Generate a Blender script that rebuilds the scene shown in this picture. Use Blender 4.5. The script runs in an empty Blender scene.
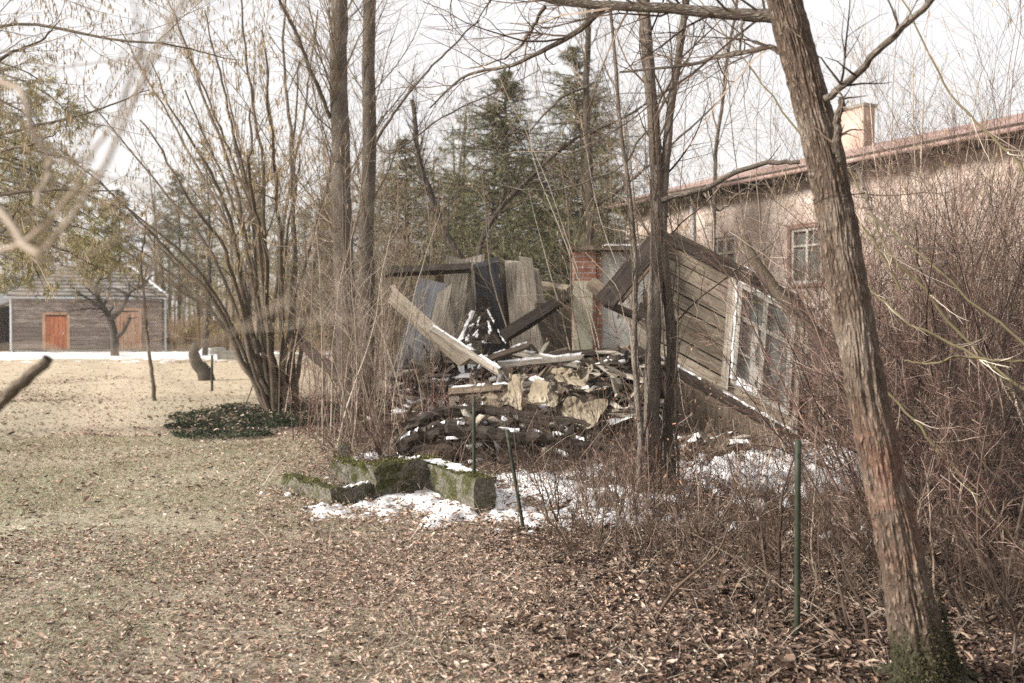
import bpy, math, random
import numpy as np
from mathutils import Vector, Matrix
PI = math.pi
R = np.random.default_rng(7)
random.seed(5)
sc = bpy.context.scene
COL = sc.collection
F = 995.0; CH = 1.6; HOR = 323.0
PITCH = math.atan((341.5 - HOR) / F)

def norm(v):
    v = np.asarray(v, float)
    return v / np.maximum(np.linalg.norm(v, axis=-1, keepdims=True), 1e-9)

def P(px, py, D):
    """point seen at photo position px,py standing D metres ahead"""
    x, y = (px - 512) / F, -(py - 341.5) / F
    c, s = math.cos(PITCH), math.sin(PITCH)
    d = np.array([x, c + y * s, y * c - s])
    return np.array([0, 0, CH]) + d * (D / d[1])

# ------------------------------------------------------------------ noise / terrain
_tab = np.random.default_rng(3).random((256, 256))
def vnoise(x, y, s=1.0):
    x = np.asarray(x) / s + 1000.3; y = np.asarray(y) / s + 1000.7
    xi = np.floor(x).astype(int); yi = np.floor(y).astype(int)
    fx = x - xi; fy = y - yi
    fx = fx * fx * (3 - 2 * fx); fy = fy * fy * (3 - 2 * fy)
    g = lambda a, b: _tab[a & 255, b & 255]
    return (g(xi, yi) * (1 - fx) + g(xi + 1, yi) * fx) * (1 - fy) + (g(xi, yi + 1) * (1 - fx) + g(xi + 1, yi + 1) * fx) * fy
def fbm(x, y, s, o=4):
    t = 0; a = .5; n = 0
    for i in range(o):
        t = t + a * vnoise(x + 17 * i, y - 31 * i, s / 2 ** i); n += a; a *= .5
    return t / n
def smooth(a, b, x):
    t = np.clip((np.asarray(x, float) - a) / (b - a), 0, 1); return t * t * (3 - 2 * t)
def gz(x, y):
    x = np.asarray(x, float); y = np.asarray(y, float)
    near = smooth(90, 40, np.hypot(x, y))
    mound = .22 * np.exp(-((x - 1.2) / 3.2) ** 2 - ((y - 12.5) / 2.6) ** 2)
    rise = .12 * smooth(2.5, 6, x) * smooth(4, 9, y) * smooth(30, 16, y)
    return ((fbm(x, y, 3.0) - .5) * .09 + (fbm(x, y, .5, 2) - .5) * .025) * near + mound + rise

# ------------------------------------------------------------------ materials
MATS = {}
class NT:
    def __init__(s, name):
        m = bpy.data.materials.new(name); m.use_nodes = True; s.m = m; s.t = m.node_tree
        s.t.nodes.clear()
        s.o = s.n('ShaderNodeOutputMaterial'); s.b = s.n('ShaderNodeBsdfPrincipled')
        s.l(s.b.outputs[0], s.o.inputs[0]); s.b.inputs['Specular IOR Level'].default_value = .25
        MATS[name] = m
    def n(s, k, **kw):
        q = s.t.nodes.new(k)
        for a, b in kw.items(): setattr(q, a, b)
        return q
    def l(s, a, b): s.t.links.new(a, b)
    def coord(s, kind='Object', scale=(1, 1, 1)):
        c = s.n('ShaderNodeTexCoord'); mp = s.n('ShaderNodeMapping'); mp.inputs['Scale'].default_value = scale
        s.l(c.outputs[kind], mp.inputs[0]); return mp.outputs[0]
    def noise(s, vec, scale, detail=4, rough=.55, dist=0):
        q = s.n('ShaderNodeTexNoise'); q.inputs['Scale'].default_value = scale; q.inputs['Detail'].default_value = detail
        q.inputs['Roughness'].default_value = rough; q.inputs['Distortion'].default_value = dist
        if vec is not None: s.l(vec, q.inputs['Vector'])
        return q.outputs['Fac']
    def vor(s, vec, scale, feature='F1', out='Distance', rnd=1):
        q = s.n('ShaderNodeTexVoronoi', feature=feature); q.inputs['Scale'].default_value = scale
        q.inputs['Randomness'].default_value = rnd
        s.l(vec, q.inputs['Vector']); return q.outputs[out]
    def ramp(s, fac, stops, interp='LINEAR'):
        q = s.n('ShaderNodeValToRGB'); q.color_ramp.interpolation = interp; e = q.color_ramp.elements
        while len(e) > 1: e.remove(e[0])
        for i, (p, c) in enumerate(stops):
            if not isinstance(c, tuple): c = (c, c, c)
            k = e[0] if i == 0 else e.new(p)
            k.position = p; k.color = (*c, 1)
        s.l(fac, q.inputs[0]); return q.outputs[0]
    def mix(s, fac, a, b, mode='MIX'):
        q = s.n('ShaderNodeMix', data_type='RGBA', blend_type=mode)
        for i, v in ((0, fac), (6, a), (7, b)):
            if isinstance(v, (int, float)): q.inputs[i].default_value = v
            elif isinstance(v, tuple): q.inputs[i].default_value = (*v, 1)
            else: s.l(v, q.inputs[i])
        return q.outputs[2]
    def math(s, op, a, b=0.0):
        q = s.n('ShaderNodeMath', operation=op)
        for i, v in ((0, a), (1, b)):
            if isinstance(v, (int, float)): q.inputs[i].default_value = v
            else: s.l(v, q.inputs[i])
        return q.outputs[0]
    def isl(s): return s.n('ShaderNodeNewGeometry').outputs['Random Per Island']
    def fin(s, col, rough=.85, h=None, hs=.5, dist=.01):
        if isinstance(col, tuple): s.b.inputs['Base Color'].default_value = (*col, 1)
        else: s.l(col, s.b.inputs['Base Color'])
        s.b.inputs['Roughness'].default_value = rough
        if h is not None:
            q = s.n('ShaderNodeBump'); q.inputs['Strength'].default_value = hs; q.inputs['Distance'].default_value = dist
            s.l(h, q.inputs['Height']); s.l(q.outputs[0], s.b.inputs['Normal'])
        return s.m
    def upz(s):
        g = s.n('ShaderNodeNewGeometry'); q = s.n('ShaderNodeSeparateXYZ'); s.l(g.outputs['True Normal'], q.inputs[0]); return q.outputs[2]

def bark_mat(name, c0, c1, c2, sc_=1.0, moss=None, paint=False):
    t = NT(name); v = t.coord('UV', (11 * sc_, 60 * sc_, 1)); v2 = t.coord('UV', (1, 1, 1))
    w = t.noise(t.coord('UV', (4, 10, 1)), 3 * sc_, 3)
    warp = t.n('ShaderNodeVectorMath', operation='MULTIPLY_ADD'); t.l(v, warp.inputs[0]); warp.inputs[1].default_value = (1, 1, 1)
    wv = t.n('ShaderNodeCombineXYZ'); t.l(t.math('MULTIPLY', w, 2.2), wv.inputs[1]); t.l(wv.outputs[0], warp.inputs[2])
    r = t.vor(warp.outputs[0], 1.0, 'DISTANCE_TO_EDGE')
    rid = t.ramp(r, [(0, 0.0), (.12, .15), (.32, .8), (1, 1.0)])
    n = t.noise(t.coord('UV', (30, 120, 1)), 2.0, 5, .65)
    big = t.noise(v2, 3.0, 3)
    col = t.ramp(n, [(.3, c0), (.55, c1), (.78, c2)])
    col = t.mix(t.math('MULTIPLY', t.math('SUBTRACT', 1.0, rid), .85), col, tuple(k * .5 for k in c0))
    col = t.mix(t.ramp(big, [(.5, 0.), (.75, .5)]), col, tuple(k * .8 + .02 for k in c2))
    if moss or paint:
        p = t.n('ShaderNodeNewGeometry').outputs['Position']; sp = t.n('ShaderNodeSeparateXYZ'); t.l(p, sp.inputs[0])
        nm = t.noise(p, 7, 5, .65)
    if paint:
        # rusty red stain low on the trunk
        h = t.math('ABSOLUTE', t.math('SUBTRACT', sp.outputs[2], .88))
        f = t.math('MULTIPLY', t.ramp(h, [(.0, 1.), (.45, 0.)]), t.ramp(nm, [(.42, 0.), (.66, .45)]))
        col = t.mix(f, col, (.30, .125, .08))
        pat = t.math('MULTIPLY', t.ramp(t.noise(p, 22, 2), [(.70, 0.), (.74, .6)]), t.ramp(sp.outputs[2], [(.9, 0.), (1., 1.)]))
        col = t.mix(pat, col, (.42, .40, .37))
    if moss:
        f = t.ramp(t.math('ADD', t.math('MULTIPLY', sp.outputs[2], 1 / moss), t.math('MULTIPLY', nm, -1.5)), [(-.0, 1.), (.25, 0.)])
        col = t.mix(f, col, t.ramp(t.noise(p, 60, 3), [(.35, (.02, .02, .011)), (.7, (.075, .07, .035))]))
    hh = t.math('ADD', rid, t.math('MULTIPLY', n, .5))
    t.fin(col, .92, hh, 1.0, .02 / sc_)
bark_mat('bark_big', (.12, .082, .06), (.28, .21, .16), (.56, .475, .39), 1.25, moss=.30, paint=True)
bark_mat('bark_grey', (.15, .12, .095), (.31, .26, .215), (.46, .40, .34), 1.7)
bark_mat('bark_dark', (.085, .068, .054), (.17, .14, .115), (.28, .24, .20), 1.7)
bark_mat('bark_hazel', (.16, .125, .09), (.31, .25, .19), (.45, .38, .30), 2.6)
bark_mat('bark_pine', (.07, .045, .032), (.16, .10, .07), (.25, .17, .12), 1.2)

def twig_mat(name, a, b, c=None):
    t = NT(name); r = t.isl(); n = t.noise(t.coord('Object'), 6, 2)
    c = c or b
    col = t.ramp(t.math('ADD', t.math('MULTIPLY', r, .9), t.math('MULTIPLY', n, .1)), [(0, tuple(k * .8 for k in a)), (.5, tuple((p + q) / 2 for p, q in zip(a, b))), (.78, b), (.93, tuple(k * 1.15 for k in c))])
    t.fin(col, .8)
twig_mat('twig_pale', (.20, .155, .12), (.38, .315, .25), (.55, .485, .41))
twig_mat('twig_hazel', (.14, .105, .075), (.25, .195, .14), (.38, .31, .24))
twig_mat('twig_brown', (.045, .031, .024), (.13, .09, .066), (.32, .25, .20))
twig_mat('twig_dark', (.022, .016, .013), (.06, .043, .034), (.16, .125, .10))
twig_mat('twig_rose', (.09, .052, .042), (.24, .15, .12), (.50, .39, .33))
twig_mat('twig_olive', (.09, .075, .04), (.17, .145, .08), (.25, .22, .15))
twig_mat('catkin', (.26, .19, .10), (.38, .29, .17), (.46, .37, .24))
twig_mat('needle_dark', (.06, .062, .030), (.15, .145, .07), (.28, .255, .14))
twig_mat('needle_olive', (.09, .088, .05), (.19, .175, .105), (.32, .28, .18))
twig_mat('needle_yellow', (.20, .18, .09), (.36, .315, .16), (.52, .45, .25))
twig_mat('ivy_green', (.025, .034, .018), (.055, .072, .04), (.12, .135, .08))
twig_mat('dead_leaf', (.10, .052, .032), (.22, .125, .075), (.36, .24, .16))
twig_mat('reed_tan', (.26, .17, .09), (.38, .27, .16), (.48, .37, .24))
twig_mat('grass_dry', (.22, .21, .13), (.40, .38, .26), (.57, .54, .41))

def leaf_mat():
    t = NT('litter'); r = t.isl()
    col = t.ramp(r, [(0, (.055, .035, .027)), (.2, (.14, .092, .07)), (.38, (.30, .205, .155)), (.62, (.42, .31, .24)), (.84, (.52, .425, .35)), (.94, (.33, .19, .125)), (1, (.64, .56, .49))])
    t.fin(col, .75)
leaf_mat()
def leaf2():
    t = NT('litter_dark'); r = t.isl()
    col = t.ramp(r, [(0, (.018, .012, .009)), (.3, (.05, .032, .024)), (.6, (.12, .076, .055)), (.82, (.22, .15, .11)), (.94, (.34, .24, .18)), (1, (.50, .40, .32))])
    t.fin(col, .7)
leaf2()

def ground_mat():
    t = NT('ground'); p = t.n('ShaderNodeNewGeometry').outputs['Position']
    sp = t.n('ShaderNodeSeparateXYZ'); t.l(p, sp.inputs[0]); x, y = sp.outputs[0], sp.outputs[1]
    fine = t.math('ADD', t.math('MULTIPLY', t.noise(p, 70, 5, .75), .6), t.math('MULTIPLY', t.noise(p, 17, 5, .7), .4)); med = t.noise(p, 3.2, 5, .6); big = t.noise(p, .35, 4, .55)
    leafy = t.ramp(fine, [(.38, (.05, .036, .03)), (.46, (.20, .145, .115)), (.54, (.38, .295, .24)), (.64, (.58, .48, .41))])
    grass = t.ramp(fine, [(.37, (.11, .098, .065)), (.47, (.32, .295, .215)), (.55, (.45, .42, .32)), (.65, (.64, .59, .47))])
    # how far left of the ruin: open lawn
    side = t.math('ADD', t.math('ADD', x, t.math('MULTIPLY', y, .22)), t.math('MULTIPLY', med, 2.5))
    lawn = t.ramp(t.math('MULTIPLY', side, .1), [(-.0, 1.), (.32, 0.)])
    f = t.math('MULTIPLY', lawn, t.ramp(big, [(.3, .55), (.6, 1.)]))
    dirt = t.ramp(fine, [(.38, (.018, .013, .010)), (.5, (.06, .04, .03)), (.64, (.18, .13, .10))])
    dk = t.ramp(t.math('ADD', t.math('MULTIPLY', x, .1), t.math('MULTIPLY', med, .12)), [(.0, 0.), (.22, 1.)])
    leafy = t.mix(dk, leafy, dirt)
    col = t.mix(f, leafy, grass)
    sun_tan = t.ramp(fine, [(.3, (.42, .33, .215)), (.7, (.60, .50, .36))])
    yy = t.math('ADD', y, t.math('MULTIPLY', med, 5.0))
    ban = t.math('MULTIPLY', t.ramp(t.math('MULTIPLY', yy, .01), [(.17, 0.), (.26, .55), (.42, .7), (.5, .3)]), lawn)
    col = t.mix(ban, col, sun_tan)  # tan band puts warm sun on the far lawn into the colour
    mot = t.noise(t.n('ShaderNodeNewGeometry').outputs['Position'], 1.1, 6, .7)
    col = t.mix(t.ramp(mot, [(.42, .4), (.56, 0.)]), col, (.26, .205, .15))
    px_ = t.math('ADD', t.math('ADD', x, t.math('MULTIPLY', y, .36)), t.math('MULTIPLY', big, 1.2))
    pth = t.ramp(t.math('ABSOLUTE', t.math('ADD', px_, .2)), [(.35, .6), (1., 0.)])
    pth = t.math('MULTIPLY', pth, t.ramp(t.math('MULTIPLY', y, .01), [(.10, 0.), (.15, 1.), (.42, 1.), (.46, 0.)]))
    col = t.mix(pth, col, t.ramp(fine, [(.3, (.40, .31, .22)), (.7, (.62, .52, .40))]))  # worn path, with the sunlit strip put into its paler colour
    t.fin(col, .95, fine, .8, .03)
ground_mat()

def snow_mat():
    t = NT('snow'); p = t.n('ShaderNodeNewGeometry').outputs['Position']
    n = t.noise(p, 9, 5, .6); sp = t.noise(p, 70, 3, .6)
    col = t.ramp(n, [(.3, (.62, .62, .64)), (.6, (.82, .82, .82))])
    col = t.mix(t.ramp(sp, [(.62, 0.), (.7, .8)]), col, (.16, .11, .08))
    t.fin(col, .6, n, .5, .03); t.b.inputs['Subsurface Weight'].default_value = 0
snow_mat()

def wood_mat(name, dark, mid, light, green=0.0, island=.5, grain=1.0, snow=0.0, rough=.85):
    t = NT(name)
    g = t.noise(t.coord('UV', (2.2 * grain, 42 * grain, 1)), 1.0, 6, .62, .6)
    g2 = t.noise(t.coord('UV', (7 * grain, 150 * grain, 1)), 1.0, 3, .6)
    st = t.noise(t.coord('UV', (1.3, 3.0, 1)), 1.4, 5, .6)
    col = t.ramp(t.math('ADD', t.math('MULTIPLY', g, .7), t.math('MULTIPLY', g2, .3)), [(.36, dark), (.5, mid), (.62, light)])
    col = t.mix(t.math('MULTIPLY', t.isl(), island), col, tuple(k * .45 for k in mid))
    col = t.mix(t.ramp(st, [(.42, 0.), (.68, .75)]), col, tuple(k * .5 for k in mid))
    if green: col = t.mix(t.ramp(t.noise(t.coord('UV', (2, 4, 1)), 2.7, 4), [(.5, 0.), (.7, green)]), col, (.09, .10, .04))
    crack = t.ramp(g, [(.28, 0.), (.36, 1.)])
    col = t.mix(t.ramp(g, [(.30, .85), (.37, 0.)]), col, tuple(k * .3 for k in dark))
    t.fin(col, rough, t.math('MULTIPLY', crack, g2), .9, .015)
wood_mat('wood_grey', (.15, .125, .10), (.42, .37, .305), (.62, .57, .49), .10, .2)
wood_mat('wood_brown', (.065, .048, .034), (.18, .138, .10), (.32, .255, .19), .15, .45)
wood_mat('wood_base', (.09, .068, .05), (.28, .22, .165), (.44, .37, .29), .1, .5)
wood_mat('wood_dark', (.018, .014, .012), (.055, .042, .034), (.12, .095, .078), .1, .5)
wood_mat('wood_log', (.08, .062, .045), (.30, .25, .19), (.54, .475, .385), .12, .6)
wood_mat('wood_barn', (.10, .065, .05), (.30, .235, .20), (.66, .60, .55), 0, .9, .6)
wood_mat('wood_pale', (.22, .18, .13), (.38, .32, .245), (.52, .46, .37), .1, .3)
wood_mat('felt_black', (.018, .018, .02), (.045, .046, .052), (.09, .092, .10), 0, .2, 1, 0, .6)
wood_mat('zinc', (.10, .10, .105), (.19, .19, .20), (.30, .30, .31), 0, .2, .5, 0, .55)
wood_mat('door_orange', (.34, .12, .06), (.52, .19, .10), (.62, .27, .16), 0, .12)
wood_mat('door_tan', (.38, .21, .13), (.54, .33, .22), (.64, .45, .33), 0, .2)
wood_mat('paint_white', (.22, .20, .17), (.46, .44, .395), (.64, .62, .58), 0, .2)
wood_mat('paint_peeling', (.12, .095, .07), (.42, .40, .35), (.70, .68, .63), 0, .35)
wood_mat('paint_red', (.16, .085, .065), (.25, .15, .12), (.33, .22, .185), 0, .2)

def plaster_mat(name, a, b, c, brickish=0):
    t = NT(name); p = t.coord('Object'); n = t.noise(p, 1.3, 5, .6); f = t.noise(p, 18, 5, .6)
    col = t.ramp(n, [(.3, a), (.5, b), (.72, c)])
    col = t.mix(t.ramp(f, [(.55, 0.), (.75, .35)]), col, tuple(k * .55 for k in a))
    st = t.noise(t.coord('Object', (6, 6, .7)), 1, 4)
    col = t.mix(t.ramp(st, [(.56, 0.), (.78, .3)]), col, tuple(k * .5 for k in a))
    t.fin(col, .9, f, .5, .01)
plaster_mat('plaster_pink', (.37, .28, .23), (.47, .37, .31), (.56, .455, .385))
plaster_mat('plaster_cream', (.40, .37, .27), (.56, .53, .41), (.70, .68, .57))
plaster_mat('plaster_white', (.50, .49, .45), (.66, .65, .61), (.76, .75, .72))
plaster_mat('concrete', (.16, .15, .13), (.26, .25, .22), (.36, .35, .31))
plaster_mat('roof_red', (.20, .125, .108), (.29, .195, .17), (.40, .30, .27))
def mossy():
    t = NT('mossy_concrete'); p = t.coord('Object'); n = t.noise(p, 4, 6, .65); f = t.noise(p, 45, 4, .6)
    col = t.ramp(f, [(.3, (.07, .062, .05)), (.55, (.17, .155, .125)), (.75, (.30, .28, .24))])
    mf = t.math('ADD', n, t.math('MULTIPLY', t.upz(), .2))
    moss = t.ramp(f, [(.35, (.025, .027, .010)), (.6, (.075, .075, .025)), (.8, (.16, .15, .055))])
    col = t.mix(t.ramp(mf, [(.46, 0.), (.60, 1.)]), col, moss)
    t.fin(col, .95, t.math('ADD', f, n), 1.0, .03)
mossy()
def brick_mat():
    t = NT('brick'); v = t.coord('UV', (1, 1, 1)); q = t.n('ShaderNodeTexBrick'); t.l(v, q.inputs['Vector'])
    q.inputs['Color1'].default_value = (.32, .125, .085, 1); q.inputs['Color2'].default_value = (.42, .20, .14, 1)
    q.inputs['Mortar'].default_value = (.42, .36, .32, 1); q.inputs['Scale'].default_value = 1
    q.inputs['Brick Width'].default_value = .26; q.inputs['Row Height'].default_value = .077; q.inputs['Mortar Size'].default_value = .010
    n = t.noise(t.coord('Object'), 12, 4)
    col = t.mix(t.ramp(n, [(.5, 0.), (.72, .7)]), q.outputs[0], (.12, .07, .05))
    t.fin(col, .9, t.math('SUBTRACT', 1.0, q.outputs['Fac']), .8, .012)
brick_mat()
def glass():
    t = NT('window_glass'); n = t.noise(t.coord('Object'), 2.5, 3)
    t.fin(t.ramp(n, [(.35, (.05, .056, .05)), (.65, (.15, .165, .15))]), .08); t.b.inputs['Specular IOR Level'].default_value = .9
glass()
def post_green():
    t = NT('post_green'); n = t.noise(t.coord('Object'), 14, 4)
    t.fin(t.ramp(n, [(.35, (.024, .028, .018)), (.6, (.038, .044, .028)), (.72, (.075, .055, .038))]), .6)
post_green()
plaster_mat('soil', (.045, .032, .024), (.085, .06, .045), (.13, .10, .075))
t = NT('metal_grey'); t.fin((.45, .46, .47), .45); t = NT('shade_black'); t.fin((.012, .010, .009), .9)
t = NT('curtain'); t.fin((.34, .33, .30), .9)

plaster_mat('rag', (.12, .095, .066), (.24, .20, .145), (.38, .33, .25))
q_ = NT('plaster_old'); p_ = q_.coord('Object'); n_ = q_.noise(p_, .8, 6, .65); f_ = q_.noise(p_, 16, 5, .6); sx_ = q_.noise(q_.coord('Object', (1.6, 1.6, .22)), 2.2, 5, .6)
c_ = q_.ramp(n_, [(.32, (.33, .255, .215)), (.5, (.44, .36, .31)), (.68, (.54, .46, .405))])
c_ = q_.mix(q_.ramp(sx_, [(.50, 0.), (.72, .55)]), c_, (.22, .17, .145)); c_ = q_.mix(q_.ramp(q_.vor(p_, .9, 'DISTANCE_TO_EDGE'), [(.0, .7), (.012, 0.)]), c_, (.12, .09, .075))
c_ = q_.mix(q_.ramp(q_.noise(p_, 2.6, 6, .7), [(.62, 0.), (.66, .8)]), c_, (.36, .19, .145)); q_.fin(c_, .9, f_, .5, .01)
plaster_mat('brick_pale', (.33, .22, .18), (.44, .31, .255), (.54, .42, .36))
plaster_mat('roof_grey', (.13, .115, .10), (.23, .21, .19), (.36, .34, .315))
# ------------------------------------------------------------------ mesh helpers
def tag(o, label=None, cat=None, group=None, kind=None):
    if label: o['label'] = label
    if cat: o['category'] = cat
    if group: o['group'] = group
    if kind: o['kind'] = kind
    return o
def root(name, loc, label, cat, group=None):
    o = bpy.data.objects.new(name, None); COL.objects.link(o); o.location = tuple(float(k) for k in loc); o.empty_display_size = .2
    return tag(o, label, cat, group)
def make(name, V, LV, LS, mat, parent=None, loc=(0, 0, 0), uv=None, smooth_=False):
    """V (n,3) world coords; LV loop vertex indices; LS loop counts"""
    V = np.asarray(V, np.float32)
    org = np.array(parent.location) if parent is not None else np.array(loc, float)
    if parent is not None and parent.parent is not None: org = org + np.array(parent.parent.location)
    me = bpy.data.meshes.new(name)
    LV = np.asarray(LV, np.int32).ravel(); LS = np.asarray(LS, np.int32)
    me.vertices.add(len(V)); me.loops.add(len(LV)); me.polygons.add(len(LS))
    me.vertices.foreach_set('co', (V - org).astype(np.float32).ravel())
    me.loops.foreach_set('vertex_index', LV)
    st = np.concatenate([[0], np.cumsum(LS)[:-1]]).astype(np.int32)
    me.polygons.foreach_set('loop_start', st)
    try: me.polygons.foreach_set('loop_total', LS)
    except Exception: pass
    if uv is not None:
        l = me.uv_layers.new(name='UVMap'); l.data.foreach_set('uv', np.asarray(uv, np.float32).ravel())
    me.polygons.foreach_set('use_smooth', np.full(len(LS), bool(smooth_)))
    me.materials.append(MATS[mat]); me.update(calc_edges=True); me.validate()
    o = bpy.data.objects.new(name, me); COL.objects.link(o)
    if parent is not None: o.parent = parent
    else: o.location = tuple(float(k) for k in loc)
    return o

class Geo:
    def __init__(s): s.V = []; s.L = []; s.S = []; s.U = []; s.n = 0
    def add(s, V, L, S, U=None):
        L = np.asarray(L).ravel()
        s.V.append(np.asarray(V, np.float32).reshape(-1, 3)); s.L.append(L + s.n); s.S.append(np.asarray(S).ravel())
        s.U.append(np.zeros((len(L), 2), np.float32) if U is None else np.asarray(U, np.float32).reshape(-1, 2)); s.n += len(s.V[-1])
    def tubes(s, Pt, Rd, sides=3, ridge=0.0, cap=False):
        Pt = np.asarray(Pt, float); Rd = np.asarray(Rd, float); N, K, _ = Pt.shape
        T = np.gradient(Pt, axis=1); T = norm(T)
        ref = np.zeros((N, 1, 3)); mean = norm(Pt[:, -1] - Pt[:, 0])
        ref[np.abs(mean[:, 2]) > .8, 0] = (1, 0, 0); ref[np.abs(mean[:, 2]) <= .8, 0] = (0, 0, 1)
        A = norm(np.cross(T, ref)); B = np.cross(T, A)
        th = np.arange(sides) * 2 * PI / sides
        rr = Rd[:, :, None]
        if ridge: rr = rr * (1 + ridge * (R.random((N, K, sides)) - .5))
        V = Pt[:, :, None] + rr[..., None] * (A[:, :, None] * np.cos(th)[None, None, :, None] + B[:, :, None] * np.sin(th)[None, None, :, None])
        i = np.arange(N)[:, None, None] * K * sides; k = np.arange(K - 1)[None, :, None] * sides; j = np.arange(sides)[None, None, :]; j2 = (j + 1) % sides
        L = np.stack([i + k + j, i + k + j2, i + k + sides + j2, i + k + sides + j], -1)
        seg = np.concatenate([np.zeros((N, 1)), np.cumsum(np.linalg.norm(np.diff(Pt, axis=1), axis=2), 1)], 1)
        off = R.random((N, 2)) * 10
        per = 2 * PI * np.median(Rd, axis=1)
        u = seg + off[:, :1]
        U = np.zeros((N, K - 1, sides, 4, 2))
        for c, (dk, dj) in enumerate(((0, 0), (0, 1), (1, 1), (1, 0))):
            U[..., c, 0] = u[:, dk:K - 1 + dk, None]
            U[..., c, 1] = ((np.arange(sides) + dj) / sides)[None, None, :] * per[:, None, None] + off[:, 1][:, None, None]
        s.add(V, L, np.full(N * (K - 1) * sides, 4), U)
        if cap:
            for n in range(N):
                base = n * K * sides + s.n - N * K * sides
                for kk, rev in ((0, True), (K - 1, False)):
                    q = np.arange(sides) + kk * sides + base
                    if rev: q = q[::-1]
                    s.L.append(q); s.S.append(np.array([sides])); s.U.append(np.stack([np.cos(th), np.sin(th)], 1).astype(np.float32) * .1)
    def board(s, p0, p1, wv, tv, nseg=5, jit=.04, taper=1.0, ragged=0.0, bow=0.0):
        """rectangular section swept p0->p1; wv, tv half-extent vectors"""
        p0, p1, wv, tv = (np.asarray(k, float) for k in (p0, p1, wv, tv)); w = np.linalg.norm(wv); h = np.linalg.norm(tv); Ln = np.linalg.norm(p1 - p0)
        off = R.random(2) * 20; V = []
        d = (p1 - p0) / max(Ln, 1e-6)
        for k in range(nseg + 1):
            f = k / nseg; c = p0 + (p1 - p0) * f + tv / h * bow * math.sin(PI * f) + wv * R.normal() * jit * .5
            sc2 = 1 + (taper - 1) * f
            for a, b in ((-1, -1), (1, -1), (1, 1), (-1, 1)):
                q = c + wv * a * sc2 * (1 + R.normal() * jit) + tv * b * (1 + R.normal() * jit)
                if ragged and k in (0, nseg): q = q + d * R.normal() * ragged
                V.append(q)
        L = []; U = []; circ = [0, 2 * w, 2 * w + 2 * h, 4 * w + 2 * h, 4 * w + 4 * h]
        for k in range(nseg):
            for j in range(4):
                j2 = (j + 1) % 4; L.append([k * 4 + j, k * 4 + j2, k * 4 + 4 + j2, k * 4 + 4 + j])
                for dk, dj in ((0, 0), (0, 1), (1, 1), (1, 0)):
                    U.append(((k + dk) / nseg * Ln + off[0], circ[j + dj] + off[1]))
        S = [4] * len(L); L = list(np.array(L).ravel())
        L += [3, 2, 1, 0]; L += [nseg * 4 + i for i in range(4)]; S += [4, 4]; U += [(off[0], off[1]), (off[0], off[1] + w), (off[0] + h, off[1] + w), (off[0] + h, off[1])] * 2
        s.add(V, L, S, U)
    def box(s, c, sx, sy, sz, rz=0.0, jit=0.0, tilt=None):
        c = np.asarray(c, float); ca, sa = math.cos(rz), math.sin(rz)
        X = np.array([ca, sa, 0]); Y = np.array([-sa, ca, 0]); Z = np.array([0, 0, 1.])
        s.board(c - X * sx / 2, c + X * sx / 2, Z * sz / 2, Y * sy / 2, 1, jit)
    def build(s, name, mat, parent=None, loc=(0, 0, 0), smooth_=False):
        return make(name, np.concatenate(s.V), np.concatenate(s.L), np.concatenate(s.S), mat, parent, loc, np.concatenate(s.U), smooth_)

def spline(pts, K):
    """catmull-rom through points, resampled to K"""
    p = np.asarray(pts, float)
    if len(p) == 2: return p[0] + (p[1] - p[0]) * np.linspace(0, 1, K)[:, None]
    q = np.vstack([2 * p[0] - p[1], p, 2 * p[-1] - p[-2]]); out = []
    for t in np.linspace(0, len(p) - 1 - 1e-6, K):
        i = int(t); f = t - i; a, b, c, d = q[i:i + 4]
        out.append(.5 * ((2 * b) + (c - a) * f + (2 * a - 5 * b + 4 * c - d) * f * f + (-a + 3 * b - 3 * c + d) * f ** 3))
    return np.array(out)
def limb(pix, K=24, wob=0.0):
    q = spline([P(*k) for k in pix], K)
    if wob:
        n = np.cumsum(R.normal(size=(K, 3)), 0); n -= np.linspace(0, 1, K)[:, None] * n[-1]; q = q + n * wob
    return q
def grow(S, Dr, L, K, wander=.12, trop=(0, 0, 0)):
    S = np.asarray(S, float); d = norm(Dr); L = np.asarray(L, float); st = (L / (K - 1))[:, None]; out = [S]; trop = np.asarray(trop, float)
    for k in range(1, K):
        d = norm(d + wander * R.normal(size=d.shape) + trop); out.append(out[-1] + d * st)
    return np.stack(out, 1)
def perp(T):
    r = norm(R.normal(size=T.shape)); return norm(r - T * (r * T).sum(-1, keepdims=True))
def kids(Pt, Rd, n, t=(.2, 1), ang=(.4, 1.0), ln=(.3, .7), K=6, ratio=.55, rtip=.0012, wander=.12, trop=(0, 0, 0), rmax=1, bylen=True, fall=.6, aim=None, aimw=0.0):
    N, K0, _ = Pt.shape
    plen = np.linalg.norm(np.diff(Pt, axis=1), axis=2).sum(1)
    w = plen / plen.sum() if bylen else None
    i = R.choice(N, n, p=w); tt = R.uniform(*t, n); f = tt * (K0 - 1.001); k = f.astype(int); f = (f - k)[:, None]
    S = Pt[i, k] * (1 - f) + Pt[i, k + 1] * f; T = norm(Pt[i, k + 1] - Pt[i, k]); r = (Rd[i, k] * (1 - f[:, 0]) + Rd[i, k + 1] * f[:, 0])
    a = R.uniform(*ang, n)[:, None]; q = perp(T)
    if aim is not None: q = norm(q + np.asarray(aim) * aimw)
    D = T * np.cos(a) + q * np.sin(a)
    L = plen[i] * R.uniform(*ln, n) * (1 - fall * tt)
    pts = grow(S, D, L, K, wander, trop); r0 = np.maximum(np.minimum(r * ratio * R.uniform(.7, 1.1, n), rmax), rtip)
    rad = r0[:, None] + (rtip - r0)[:, None] * np.linspace(0, 1, K)[None]
    return pts, rad
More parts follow.
